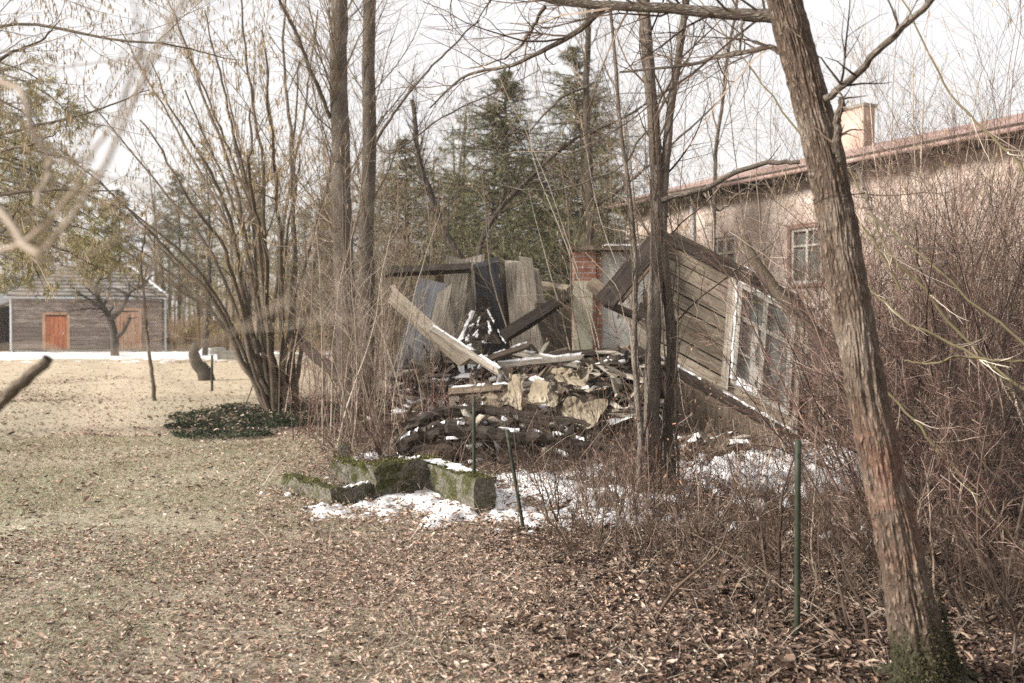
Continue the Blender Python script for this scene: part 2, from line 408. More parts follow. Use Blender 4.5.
def taper(Pt, r0, r1, p=1.0):
    K = Pt.shape[1]; f = np.linspace(0, 1, K) ** p; r0 = np.broadcast_to(r0, (Pt.shape[0],))
    return r0[:, None] * (1 - f) + np.broadcast_to(r1, (Pt.shape[0],))[:, None] * f
def blades(g, Pt, n, ln, wd, spread=.9, droop=0.0, t=(0.05, 1)):
    """thin pointed triangles scattered along paths"""
    N, K0, _ = Pt.shape
    i = R.integers(0, N, n); f = R.uniform(*t, n) * (K0 - 1.001); k = f.astype(int); f = (f - k)[:, None]
    S = Pt[i, k] * (1 - f) + Pt[i, k + 1] * f; T = norm(Pt[i, k + 1] - Pt[i, k])
    D = norm(T * (1 - spread * .6) + perp(T) * spread + np.array([0, 0, -droop])); L = R.uniform(*ln, n)[:, None]; W = perp(D) * R.uniform(*wd, n)[:, None]
    V = np.stack([S - W * .5, S + W * .5, S + D * L * .55 + W * .5, S + D * L, S + D * L * .55 - W * .5], 1).reshape(-1, 3)
    b = np.arange(n)[:, None] * 5
    g.add(V, b + np.arange(5)[None], np.full(n, 5))
def leaves_geo(g, C, size, flat=.35, curl=.3, up=None):
    """leaf-shaped curled pieces at C"""
    n = len(C); az = R.uniform(0, 2 * PI, n)
    X = np.stack([np.cos(az), np.sin(az), R.normal(0, flat, n)], 1); X = norm(X)
    Nn = norm(np.stack([R.normal(0, flat, n), R.normal(0, flat, n), np.ones(n)], 1)); Y = norm(np.cross(Nn, X)); Z = np.cross(X, Y)
    s_ = size[:, None]; wr = R.uniform(.3, .55, n)[:, None]; cu = R.normal(curl, .25, n)[:, None] * s_ * .35
    pt = lambda a, b, c: C + X * s_ * a + Y * s_ * wr * b + Z * (cu * c)
    V = np.stack([pt(-.5, 0, .3), pt(-.2, -.42, 1), pt(-.15, 0, 0), pt(-.2, .42, 1), pt(.2, -.4, 1), pt(.2, 0, 0), pt(.2, .4, 1), pt(.52, 0, .6)], 1).reshape(-1, 3)
    b = np.arange(n)[:, None] * 8
    tri = np.concatenate([b + [0, 1, 2], b + [0, 2, 3], b + [4, 7, 5], b + [5, 7, 6]], 1).reshape(-1, 3)
    quad = np.concatenate([b + [1, 4, 5, 2], b + [2, 5, 6, 3]], 1).reshape(-1, 4)
    g.add(V, np.concatenate([tri.ravel(), quad.ravel()]), np.concatenate([np.full(len(tri), 3), np.full(len(quad), 4)]))

class Plant:
    def __init__(s, name, label, cat, base, group=None):
        s.r = root(name, base, label, cat, group); s.p = {}
    def geo(s, part, mat, i=0):
        return s.p.setdefault((part, mat, i), Geo())
    def done(s):
        for (part, mat, _i), g in s.p.items():
            if g.V: g.build(part, mat, s.r, smooth_=part in ('trunk', 'stem', 'limb', 'root', 'sucker'))
        return s.r

# ------------------------------------------------------------------ ground
def grid_sheet(xs, ys, zf):
    X, Y = np.meshgrid(xs, ys); Z = zf(X, Y); V = np.stack([X, Y, Z], -1).reshape(-1, 3); nx = len(xs); ny = len(ys)
    i = np.arange(ny - 1)[:, None] * nx + np.arange(nx - 1)[None]; L = np.stack([i, i + 1, i + nx + 1, i + nx], -1).reshape(-1, 4)
    return V, L
xs = np.concatenate([[-900, -400, -200, -120, -80], np.arange(-60, -16, 1.0), np.arange(-16, 16, .12), np.arange(16, 61, 1.0), [80, 120, 200, 400, 900]])
ys = np.concatenate([[-300, -100, -40, -15, -5], np.arange(0, 24, .12), np.arange(24, 90, 1.0), [100, 150, 250, 500, 1200, 2500]])
V, L = grid_sheet(xs, ys, gz)
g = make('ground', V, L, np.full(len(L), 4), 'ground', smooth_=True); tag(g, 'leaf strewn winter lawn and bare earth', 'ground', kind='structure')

def wedge(n, d0, d1, px0, px1, power=1.0):
    """random ground points spread evenly over the ground seen between two distances"""
    u = R.random(n); d = np.sqrt(d0 ** 2 + (d1 ** 2 - d0 ** 2) * u ** power); px = R.uniform(px0, px1, n); return (px - 512) / F * d, d
def seen_px(x, y): return 512 + F * x / y
# ---- leaf litter
g = Geo(); gd = Geo()
for n, d0, d1, s0 in ((190000, 3.6, 8, .025), (130000, 7, 15, .032), (80000, 12, 30, .042)):
    x, y = wedge(n, d0, d1, -60, 1100)
    if d0 > 10: q_ = R.random(n) < smooth(12, 15, y) * smooth(30, 16, y); x, y = x[q_], y[q_]; n = len(x)
    elif d0 > 5: q_ = R.random(n) < smooth(7, 8.3, y) * smooth(15, 12.5, y); x, y = x[q_], y[q_]; n = len(x)
    else: q_ = R.random(n) < smooth(8, 7, y); x, y = x[q_], y[q_]; n = len(x)
    lawn = smooth(.8, -2.5, x + .22 * y - 2.2 + 2.4 * fbm(x, y, 1.5))     # thinner on the open grass
    keep = R.random(n) > lawn * .8 * (1 - .5 * fbm(x, y, .8)); x, y = x[keep], y[keep]
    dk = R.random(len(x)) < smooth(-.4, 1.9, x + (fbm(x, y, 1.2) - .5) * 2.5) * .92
    z = gz(x, y) + R.uniform(.004, .026, len(x)); size = R.gamma(4.5, 1 / 4.5, len(x)) * s0 * .88
    C = np.stack([x, y, z], 1)
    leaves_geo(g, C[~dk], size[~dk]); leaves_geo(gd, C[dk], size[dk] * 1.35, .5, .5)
n = 9000; x = R.uniform(-2.2, 1.9, n); y = R.uniform(7.5, 11, n); leaves_geo(g, np.stack([x, y, gz(x, y) + R.uniform(.02, .075, n)], 1), R.gamma(9, 1 / 9, n) * .034)
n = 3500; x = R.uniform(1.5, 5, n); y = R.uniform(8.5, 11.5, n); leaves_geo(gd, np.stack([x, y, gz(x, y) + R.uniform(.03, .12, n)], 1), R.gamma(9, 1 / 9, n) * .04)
tag(g.build('leaf_litter', 'litter'), 'fallen pale brown leaves scattered across the lawn', 'leaf litter', kind='stuff')
tag(gd.build('leaf_litter', 'litter_dark'), 'dark fallen leaves under the shrubs around the ruin', 'leaf litter', kind='stuff')
x, y = wedge(60000, 14, 42, -60, 620, 1.6); k = R.random(len(x)) < .1 + .9 * smooth(.40, .62, fbm(x, y, 5, 4) + .25 * smooth(-8, -2, x - .1 * y + 2) - .1); x, y = x[k], y[k]; g = Geo(); leaves_geo(g, np.stack([x, y, gz(x, y) + .012], 1), R.gamma(9, 1 / 9, len(x)) * .055)
tag(g.build('leaf_litter', 'litter'), 'leaves lying on the far lawn toward the barn', 'leaf litter', kind='stuff')
# ---- dry grass
x, y = wedge(420000, 3.6, 14, -60, 900); lawn = smooth(1.6, -2.0, x + .22 * y - 2.2 + 2.4 * fbm(x, y, 1.5)) * (.25 + .75 * smooth(.35, .6, fbm(x, y, 1.1, 3)))
k = R.random(len(x)) < lawn + .04; x, y = x[k], y[k]
n = len(x); C = np.stack([x, y, gz(x, y)], 1); D = norm(np.stack([R.normal(0, .8, n), R.normal(0, .8, n), np.full(n, .55)], 1)); Ln = R.uniform(.02, .06, n)[:, None]; W = perp(D) * .0016
V = np.stack([C - W, C + W, C + D * Ln], 1).reshape(-1, 3); g = Geo(); g.add(V, np.arange(3 * n), np.full(n, 3))
tag(g.build('grass', 'grass_dry'), 'short straw coloured grass on the open lawn', 'grass', kind='stuff')

# ---- snow lying in patches
def snow_sheet(name, label, x0, x1, y0, y1, step, dens, amp=.05, base=None):
    xs = np.arange(x0, x1, step); ys = np.arange(y0, y1, step)
    X, Y = np.meshgrid(xs, ys); M = dens(X, Y) + (fbm(X, Y, .55, 5) - .5) * 1.7 + (fbm(X + 50, Y, .13, 3) - .5) * 1.9 - .06
    Z = gz(X, Y) + np.clip((M - .5) * amp * 2.2, -.03, amp)+.006
    V = np.stack([X, Y, Z], -1).reshape(-1, 3); nx = len(xs); ny = len(ys)
    i = np.arange(ny - 1)[:, None] * nx + np.arange(nx - 1)[None]; L = np.stack([i, i + 1, i + nx + 1, i + nx], -1).reshape(-1, 4)
    m = M.ravel(); L = L[(m[L] > .47).any(1)]
    used = np.unique(L); mp = np.zeros(len(V), int); mp[used] = np.arange(len(used))
    return tag(make(name, V[used], mp[L], np.full(len(L), 4), 'snow', smooth_=True), label, 'snow', kind='stuff')
bump = lambda X, Y, cx, cy, rx, ry, a=0.0: np.exp(-(((X - cx) * math.cos(a) + (Y - cy) * math.sin(a)) / rx) ** 2 - ((-(X - cx) * math.sin(a) + (Y - cy) * math.cos(a)) / ry) ** 2)
def d1(X, Y):
    return -.5 * smooth(-1.5, -2.5, X) - .3 * smooth(8.0, 7.4, Y) + (.44 * bump(X, Y, -1.0, 8.9, 1.0, .5) + .45 * bump(X, Y, -.3, 8.3, 1.0, .8, -.5) + .54 * bump(X, Y, .45, 9.6, 1.1, .9) + .5 * bump(X, Y, 1.0, 8.8, .6, .8)
            + .75 * bump(X, Y, .1, 6.3, .10, .10) + .55 * bump(X, Y, -3.2, 12.0, 1.3, .8) * .8 + .5 * bump(X, Y, -.2, 11.5, 1.4, .8) + .4*bump(X,Y,-2.2,9.2,.3,.2))
snow_sheet('snow', 'melting patches of snow between the mossy foundation and the ruin', -5, 2.2, 5.8, 13.5, .032, d1)
def d2(X, Y):
    return 1.0 * bump(X, Y, 2.6, 9.8, 1.0, .8) + 1.0 * bump(X, Y, 3.6, 10.0, .7, 1.0) + .25 * bump(X, Y, 2.3, 5.2, .25, .2) - .35 * smooth(7.6, 7.0, Y)
snow_sheet('snow', 'bank of snow under the twigs right of the centre trees', 1.4, 5.2, 4.1, 12.5, .045, d2, .12)
def d3(X, Y): return 1.1 * smooth(43, 46, Y + 2 * (fbm(X, Y, 4) - .5)) * smooth(54.6, 53, Y) * smooth(-11, -14, X) * smooth(-60, -40, X)
snow_sheet('snow', 'long white strip of snow in front of the log barn', -48, -9, 39, 55, .25, d3, .05)

# ------------------------------------------------------------------ log barn
def log_barn():
    D = 55.0; x0, x1 = -26.83, -19.35; dep = 5.0; ez = 2.95; rz = 4.8
    r = root('log_barn', (x1, D, 0), 'weathered grey log barn with two orange doors beyond the snow', 'barn')
    g = Geo(); n = 13; h = ez / n
    doors = ((-25.35, -24.05, 2.05, 'door_orange'), (-21.65, -20.42, 2.3, 'door_tan'))
    for k in range(n):
        z = (k + .5) * h
        cuts = [x0] + [c for a, b, t, m in doors if z < t for c in (a, b)] + [x1]
        for a, b in zip(cuts[::2], cuts[1::2]): g.board((a, D, z), (b, D, z), (0, 0, h * .47), (0, .09, 0), 3, .02)
        g.board((x1, D + .1, z), (x1, D + dep, z), (0, 0, h * .47), (.09, 0, 0), 3, .02)
        g.board((x0, D + .1, z), (x0, D + dep, z), (0, 0, h * .47), (.09, 0, 0), 3, .02)
    g.build('wall', 'wood_barn', r)
    g = Geo(); g.box(((x0 + x1) / 2, D + dep / 2 + .12, ez / 2), x1 - x0 - .3, dep - .4, ez - .1); g.build('inner_shade', 'shade_black', r)  # near-black block stands in for the shade behind the log gaps
    for a, b, t, m in doors:
        g = Geo(); w = (b - a - .24) / 5
        for k in range(5): g.board((a + .12 + w * (k + .5), D - .03, .12), (a + .12 + w * (k + .5), D - .03, t - .1), (w * .47, 0, 0), (0, .03, 0), 2, .01)
        d = g.build('door', m, r); m = 'door_tan'
        g = Geo(); g.board((a + .05, D - .08, 0), (a + .05, D - .08, t), (.08, 0, 0), (0, .05, 0), 1, 0); g.board((b - .05, D - .08, 0), (b - .05, D - .08, t), (.08, 0, 0), (0, .05, 0), 1, 0)
        g.board((a, D - .085, t + .05), (b, D - .085, t + .05), (0, 0, .07), (0, .05, 0), 1, 0); g.build('door_frame', m, d)
        g = Geo(); g.box((b - .3, D - .09, 1.05), .05, .06, .14); g.build('handle', 'metal_grey', d)
    # hipped roof
    o = .35; A = [(x0 - o, D - o, ez), (x1 + o, D - o, ez), (x1 + o, D + dep + o, ez), (x0 - o, D + dep + o, ez), (x0 + 2.6, D + dep / 2, rz), (x1 - 1.9, D + dep / 2, rz)]
    A = np.array(A); B = A + [0, 0, .12]
    fc = [(0, 1, 5, 4), (1, 2, 5), (2, 3, 4, 5), (3, 0, 4)]; g = Geo(); Vv = np.vstack([B, A])
    for f in fc:
        g.add(Vv[list(f)], np.arange(len(f)), [len(f)], [(Vv[i][0] * 1., Vv[i][2] * 2) for i in f])
        q = [i + 6 for i in f][::-1]; g.add(Vv[q], np.arange(len(f)), [len(f)], [(Vv[i][0], Vv[i][2] * 2) for i in q])
    for k in range(9):   # courses of roofing
        f = k / 9.0; a = B[0] + (B[4] - B[0]) * f; b = B[1] + (B[5] - B[1]) * f; g.board(a + [0, 0, .03], b + [0, 0, .03], (0, .02, .03), (0, -.02, .02), 6, .1)
    g.build('roof', 'roof_grey', r)
    g = Geo(); g.board(A[1] + [0, -.03, .1], A[5] + [0, -.03, .1], (0, 0, .13), (.03, .03, 0), 2, 0); g.board(A[0] + [0, -.03, .0], A[1] + [0, -.03, .0], (0, 0, .06), (0, .05, 0), 2, 0); g.build('barge_board', 'metal_grey', r)
    for xx in (x0 - .05, x1 + .2):
        g = Geo(); pts = np.array([spline([(xx, D - .4, ez), (xx, D - .18, ez - .3), (xx, D - .16, 1.2), (xx, D - .16, .15), (xx + .12, D - .35, .08)], 14)]); g.tubes(pts, np.full((1, 14), .055), 8); g.build('downpipe', 'metal_grey', r)
    g = Geo(); g.box(((x0 + x1) / 2, D + .02, .06), x1 - x0 + .3, .5, .22, 0, .01); g.build('plinth', 'concrete', r); r.rotation_euler.z = math.radians(17)
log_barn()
def shed():
    r = root('shed', (-31.5, 56, 0), 'dark plank shed at the left edge behind the barn downpipe', 'shed')
    g = Geo()
    for k in range(22): g.board((-34 + k * .22, 56, 0), (-34 + k * .22, 56, 2.6), (.1, 0, 0), (0, .02, 0), 2, .03)
    for k in range(14): g.board((-29.15, 56 + k * .22, 0), (-29.15, 56 + k * .22, 2.6), (0, .1, 0), (.02, 0, 0), 2, .03)
    g.build('wall', 'wood_dark', r)
    g = Geo(); g.board((-31.5, 55.6, 2.55), (-31.5, 59.5, 3.3), (2.8, 0, 0), (0, 0, .05), 2, 0); g.build('roof', 'zinc', r)
shed()

# fence of tan boards right of the barn, concrete block, stump-like stones
r = root('board_fence', (-15.5, 58, 0), 'tan upright board fence beyond the snow right of the barn', 'fence')
g = Geo()
for k in range(64):
    xx = -18.6 + k * .125; g.board((xx, 58, .05), (xx + R.normal() * .01, 58, 1.75 + R.normal() * .05), (.05, 0, 0), (0, .012, 0), 2, .02)
g.build('board_panel', 'reed_tan', r)
g = Geo()
for z in (.5, 1.4): g.board((-18.7, 58.05, z), (-10.6, 58.05, z), (0, 0, .05), (0, .02, 0), 2, .02)
g.build('rail', 'wood_brown', r)
def lump(name, label, cat, c, sx, sy, sz, mat, rz=0, jit=.06, kind=None, cut=.55, group=None):
    """uneven block: subdivided box pushed about"""
    n = 6; u = np.linspace(-1, 1, n + 1); Vs = []; Ls = []; cnt = 0
    for ax in range(3):
        for sg in (-1, 1):
            a, b = np.meshgrid(u, u); q = np.zeros((n + 1, n + 1, 3)); q[..., ax] = sg; q[..., (ax + 1) % 3] = a * sg; q[..., (ax + 2) % 3] = b
            i = np.arange(n)[:, None] * (n + 1) + np.arange(n)[None] + cnt; Ls.append(np.stack([i, i + 1, i + n + 2, i + n + 1], -1).reshape(-1, 4)); Vs.append(q.reshape(-1, 3)); cnt += (n + 1) ** 2
    V = np.vstack(Vs); rr = np.linalg.norm(V, axis=1, keepdims=True); V = V * (1 - cut) + V / rr * cut * 1.15
    q = np.round(V * 50).astype(int); sd = R.random() * 100
    nz = np.stack([vnoise(V[:, 0] + sd + V[:, 2] * 1.3, V[:, 1] + V[:, 2] * .7 + 9 * k, .5) for k in range(3)], 1) - .5
    V = (V + nz * jit * 4) * [sx / 2, sy / 2, sz / 2]; ca, sa = math.cos(rz), math.sin(rz)
    V = np.stack([V[:, 0] * ca - V[:, 1] * sa, V[:, 0] * sa + V[:, 1] * ca, V[:, 2]], 1) + np.asarray(c)
    L = np.vstack(Ls)
    if name is None: return V, L
    o = make(name, V, L, np.full(len(L), 4), mat, loc=(c[0], c[1], c[2] - sz / 2)); return tag(o, label, cat, group, kind)
c = P(232, 352, 44); lump('concrete_block', 'low grey concrete block on the snow beyond the bent stump', 'block', (c[0], 44, .16), 1.2, .6, .42, 'concrete', .1, .02, cut=.1)
c = P(218, 348, 50); lump('boulder', 'dark boulder lying on snow left of the concrete block', 'boulder', (c[0], 50, .12), .8, .5, .45, 'concrete', .3, .08)
c = P(207, 347, 51); lump('snow_heap', 'small snow capped heap left of the dark boulder', 'heap', (c[0], 51, .1), .7, .5, .4, 'snow', .3, .08)

# ------------------------------------------------------------------ pink house
def house():
    o = np.array([4.2, 37.0]); u = np.array([.451, -.893]); nv = np.array([.893, .451])   # u runs toward us along the facade, nv into the house
    W = lambda s_, d, z: np.array([*(o + u * s_ + nv * d), z])
    LEN = 30.0; DP = 10.0; EZ = 5.85
    r = root('pink_house', (*(o + u * 12), 0), 'pink plastered two storey house with low red roof behind the ruin', 'house')
    U3 = np.array([*u, 0]); N3 = np.array([*nv, 0]); Z3 = np.array([0, 0, 1.])
    wins = [(1.9, 2.9, 2.75, 4.35), (5.29, 6.28, 2.75, 4.35), (8.76, 10.05, 2.72, 4.35), (17.2, 18.5, 2.72, 4.35), (21.4, 22.7, 2.72, 4.35)]
    wins += [(a, b, .2, 1.6) for a, b, c, d in wins]
    # wall as strips around the openings
    g = Geo(); cuts = sorted({0.0, LEN, *[w[0] for w in wins], *[w[1] for w in wins]})
    def panel(s0, s1, z0, z1, d=0.0, th=.15): g.board(W(s0, d + th, (z0 + z1) / 2), W(s1, d + th, (z0 + z1) / 2), Z3 * (z1 - z0) / 2, N3 * th, 1, 0)
    for a, b in zip(cuts[:-1], cuts[1:]):
        op = sorted([(w[2], w[3]) for w in wins if w[0] <= a + 1e-6 and w[1] >= b - 1e-6])
        z = -.3
        for z0, z1 in op: panel(a, b, z, z0); z = z1
        panel(a, b, z, EZ)
    for s_ in (0.15, LEN - .15): g.board(W(s_, .3, EZ / 2), W(s_, DP, EZ / 2), Z3 * EZ / 2, U3 * .15, 1, 0)
    g.board(W(0, DP, EZ / 2), W(LEN, DP, EZ / 2), Z3 * EZ / 2, N3 * .15, 1, 0)
    g.build('wall', 'plaster_old', r)
    for i, (a, b, z0, z1) in enumerate(wins):
        g = Geo(); t = .05
        g.board(W(a + t, .08, z0), W(a + t, .08, z1), U3 * t, N3 * .05, 1, 0); g.board(W(b - t, .08, z0), W(b - t, .08, z1), U3 * t, N3 * .05, 1, 0)
        g.board(W(a, .078, z1 - t), W(b, .078, z1 - t), Z3 * t, N3 * .05, 1, 0); g.board(W(a, .078, z0 + t), W(b, .078, z0 + t), Z3 * t, N3 * .05, 1, 0)
        m = (a + b) / 2; g.board(W(m, .075, z0), W(m, .075, z1), U3 * .045, N3 * .05, 1, 0)
        g.board(W(a, .082, z0 + (z1 - z0) * .68), W(b, .082, z0 + (z1 - z0) * .68), Z3 * .03, N3 * .045, 1, 0)
        w = g.build('window', 'paint_white', r)
        g = Geo(); g.board(W(a, .14, (z0 + z1) / 2), W(b, .14, (z0 + z1) / 2), Z3 * (z1 - z0) / 2, N3 * .006, 1, 0); g.build('pane', 'window_glass', w)
        g = Geo(); g.board(W(a + .07, .2, (z0 + z1) / 2), W(a + (b - a) * .42, .2, (z0 + z1) / 2), Z3 * (z1 - z0) / 2, N3 * .004, 1, 0); g.build('curtain', 'curtain', w)
        g = Geo(); g.board(W(a - .08, -.03, z0 - .04), W(b + .08, -.03, z0 - .04), Z3 * .035, N3 * .08, 1, 0); g.build('sill', 'paint_red', w)
        g = Geo(); g.board(W(a - .05, -.012, z0), W(a - .05, -.012, z1), U3 * .06, N3 * .015, 1, 0); g.board(W(b + .05, -.012, z0), W(b + .05, -.012, z1), U3 * .06, N3 * .015, 1, 0); g.board(W(a - .1, -.014, z1 + .05), W(b + .1, -.014, z1 + .05), Z3 * .06, N3 * .015, 1, 0); g.build('frame', 'paint_red' if i % 5 == 2 else 'paint_peeling', w)
    # roof: two slopes, corrugated courses
    ov = .7; ridge = EZ + 1.6
    g = Geo(); n = 90
    for k in range(n):   # standing strips running up the slope
        s0 = -ov + (LEN + 2 * ov) * k / n; s1 = s0 + (LEN + 2 * ov) / n * .96; m = (s0 + s1) / 2; hw = (s1 - s0) / 2
        e = W(m, -ov, EZ + .08); q = W(m, DP / 2, ridge); e2 = W(m, DP + ov, EZ + .08)
        g.board(e, q, U3 * hw, Z3 * .05, 6, .03); g.board(q, e2, U3 * hw, Z3 * .05, 2, .03)
    g.build('roof', 'roof_red', r)
    g = Geo(); g.board(W(-ov, -.33, EZ - .06), W(LEN + ov, -.33, EZ - .06), N3 * .36, Z3 * .03, 2, 0); g.board(W(-ov, -ov - .03, EZ + .02), W(LEN + ov, -ov - .03, EZ + .02), Z3 * .10, N3 * .02, 2, 0)
    for k in range(38): g.board(W(k * .8, -ov, EZ - .13), W(k * .8, 0, EZ - .13), U3 * .05, Z3 * .06, 1, 0)
    g.build('soffit', 'wood_dark', r)
    g = Geo(); pts = spline([W(-ov, -ov - .1, EZ - .02), W(LEN, -ov - .1, EZ - .02)], 4)[None]; g.tubes(pts, np.full((1, 4), .06), 8); g.build('gutter', 'roof_red', r)
    g = Geo(); pts = spline([W(4.2, -ov, EZ - .05), W(4.2, -.1, EZ - .5), W(4.2, -.1, 0)], 10)[None]; g.tubes(pts, np.full((1, 10), .06), 8); g.build('downpipe', 'metal_grey', r)
    c = W(6.6, 4.2, 0); ang = math.atan2(u[1], u[0])
    g = Geo(); g.box((c[0] + .1, c[1], 7.7), 2.0, .5, 1.85, ang); ch = g.build('chimney', 'brick_pale', r)
    g = Geo(); g.box((c[0] + .1, c[1], 8.6), 2.12, .6, .1, ang); g.build('chimney_cap', 'concrete', ch)
    # low annex roof at the far end
    g = Geo(); g.board(W(-3.4, 3.5, 3.2), W(-.05, 3.5, 5.0), N3 * 3.0, Z3 * .06, 4, .02); g.build('annex_roof', 'roof_red', r)
    g = Geo(); g.board(W(-1.5, 3.6, 1.5), W(-.02, 3.6, 1.5), Z3 * 1.6, N3 * 2.8, 1, 0); g.build('annex', 'plaster_pink', r)
house()

# ------------------------------------------------------------------ the ruin
def unit(v): v = np.asarray(v, float); return v / np.linalg.norm(v)
def pboard(name, label, a, b, width, thick, mat, face=(0, -1, 0), ragged=.04, cat='board', nseg=7, snow=False, jit=.05, taper_=1.0, group=None, bow=0):
    p0, p1 = P(*a), P(*b); d = unit(p1 - p0); n = np.asarray(face, float); n = unit(n - d * n.dot(d)); w = np.cross(d, n)
    g = Geo(); g.board(p0, p1, w * width / 2, n * thick / 2, nseg, jit, taper_, ragged, bow)
    o = g.build(name, mat, None, tuple((p0 + p1) / 2) if abs(d[2]) < .8 else tuple(p0)); tag(o, label, cat, group)
    if snow:
        upd = w if abs(w[2]) * width > abs(n[2]) * thick else n
        if upd[2] < 0: upd = -upd
        oth = n if upd is w or np.allclose(abs(upd), abs(w)) else w
        hw = (width if np.allclose(abs(upd), abs(w)) else thick) / 2; ow = (thick if np.allclose(abs(upd), abs(w)) else width) / 2
        g = Geo(); s_ = .04
        while s_ < .95:
            e = min(s_ + R.uniform(.12, .45), .98); g.board(p0 + (p1 - p0) * s_ + upd * (hw + .012), p0 + (p1 - p0) * e + upd * (hw + .012), oth * ow * R.uniform(.6, .95), upd * R.uniform(.012, .022), 5, .22, 1, .03); s_ = e + R.uniform(.01, .15)
        g.build('snow_cap', 'snow', o).location = (0, 0, 0)
        for ch in o.children:
            # mesh was written relative to o's location already
            pass
    return o
# standing boards, left to right
SB = [((448, 372, 15.2), (458, 258, 15.2), .36, 'wood_grey', 'wide pale standing board, left of the two broad ones behind the beam'),
      ((470, 372, 15.3), (474, 259, 15.2), .30, 'wood_grey', 'pale standing board touching the black felt sheet'),
      ((498, 372, 15.1), (486, 260, 15.0), .40, 'felt_black', 'black felt covered sheet standing between the grey boards'),
      ((512, 372, 15.4), (505, 276, 15.4), .22, 'wood_brown', 'short brown standing board right of the black sheet'),
      ((524, 378, 15.0), (515, 262, 15.1), .30, 'wood_grey', 'grey standing board next right of the short brown one'),
      ((541, 380, 14.9), (526, 262, 15.1), .20, 'wood_grey', 'narrow grey standing board leaning left with frayed top'),
      ((562, 384, 14.7), (546, 300, 15.0), .34, 'wood_dark', 'dark broken board leaning beside the dark diagonal beam'),
      ((578, 380, 15.3), (566, 300, 15.6), .22, 'wood_brown', 'brown broken board in shade left of the plastered chimney'),
      ((398, 402, 14.0), (432, 283, 14.8), .42, 'zinc', 'blue grey metal faced sheet leaning right at the left of the ruin'),
      ((408, 372, 14.9), (416, 290, 15.0), .20, 'wood_brown', 'brown board standing behind the blue grey sheet'),
      ((437, 360, 15.3), (440, 278, 15.3), .16, 'wood_brown', 'narrow dark brown board left of the broad pale ones')]
SB += [((556, 372, 14.9), (534, 268, 15.2), .13, 'wood_grey', 'split pale lath leaning left beside the frayed grey board'),
       ((452, 372, 14.9), (447, 300, 14.9), .16, 'wood_grey', 'short pale board standing in front of the leftmost broad one'),
       ((424, 380, 14.3), (444, 292, 14.6), .18, 'wood_grey', 'pale board leaning right over the blue grey sheet')]
for a, b, w, m, lb in SB:
    pboard('standing_board', lb, a, b, w, .04, m, ragged=.05, jit=.035, group='boards standing up behind the ruin')
# beams and fallen planks
BM = [((392, 296, 13.0), (466, 362, 12.2), .17, .12, 'wood_pale', 'pale tan beam sloping down from the upper left of the ruin', False),
      ((425, 325, 12.6), (498, 372, 11.8), .07, .05, 'wood_grey', 'thin snow topped lath below the pale tan beam', True),
      ((503, 337, 13.2), (580, 288, 14.2), .16, .10, 'wood_dark', 'dark beam rising toward the plastered chimney', False),
      ((480, 362, 12.4), (530, 345, 13.0), .07, .05, 'wood_brown', 'short snow covered lath pointing up right below the black sheet', True),
      ((508, 352, 13.0), (578, 366, 12.8), .09, .05, 'wood_grey', 'snowy plank lying below the chimney, upper of the crossing pair', True),
      ((500, 366, 12.6), (582, 358, 12.9), .08, .05, 'wood_grey', 'snowy plank lying below the chimney, lower of the crossing pair', True),
      ((535, 358, 13.1), (608, 352, 13.1), .10, .06, 'wood_dark', 'dark ledge board running under the foot of the chimney', False),
      ((450, 392, 11.8), (505, 388, 11.6), .09, .05, 'wood_brown', 'snowy plank low in the rubble left of the torn sheets', True),
      ((385, 272, 14.8), (470, 268, 15.0), .12, .10, 'bark_dark', 'dark log lying across the tops behind the standing boards', False),
      ((540, 285, 15.5), (574, 290, 15.0), .10, .08, 'wood_pale', 'pale broken log end left of the chimney bricks', False),
      ((392, 285, 13.2), (412, 318, 12.8), .06, .04, 'wood_pale', 'splintered pale stick at the top end of the tan beam', False),
      ((590, 282, 12.6), (616, 304, 12.3), .13, .12, 'wood_brown', 'short broken beam stub in front of the plaster wall', False),
      ((664, 232, 12.7), (604, 303, 12.0), .26, .05, 'wood_dark', 'wide dark roof board sloping down left from the gable top', False),
      ((668, 240, 13.0), (618, 300, 12.5), .14, .05, 'wood_brown', 'brown roof board behind the wide dark one', False),
      ((605, 303, 12.0), (640, 318, 12.0), .08, .06, 'wood_dark', 'short dark lath below the wide dark roof board', False)]
for a, b, w, th, m, lb, sn in BM:
    pboard('fallen_beam' if 'beam' in lb or 'log' in lb else 'fallen_plank', lb, a, b, w, th, m, face=(0, -.8, .6), snow=sn, jit=.012 if 'roof board' in lb else .04, ragged=.02 if 'roof board' in lb else .035, cat='beam' if 'beam' in lb or 'log' in lb else 'plank', group='timbers fallen in the ruin')

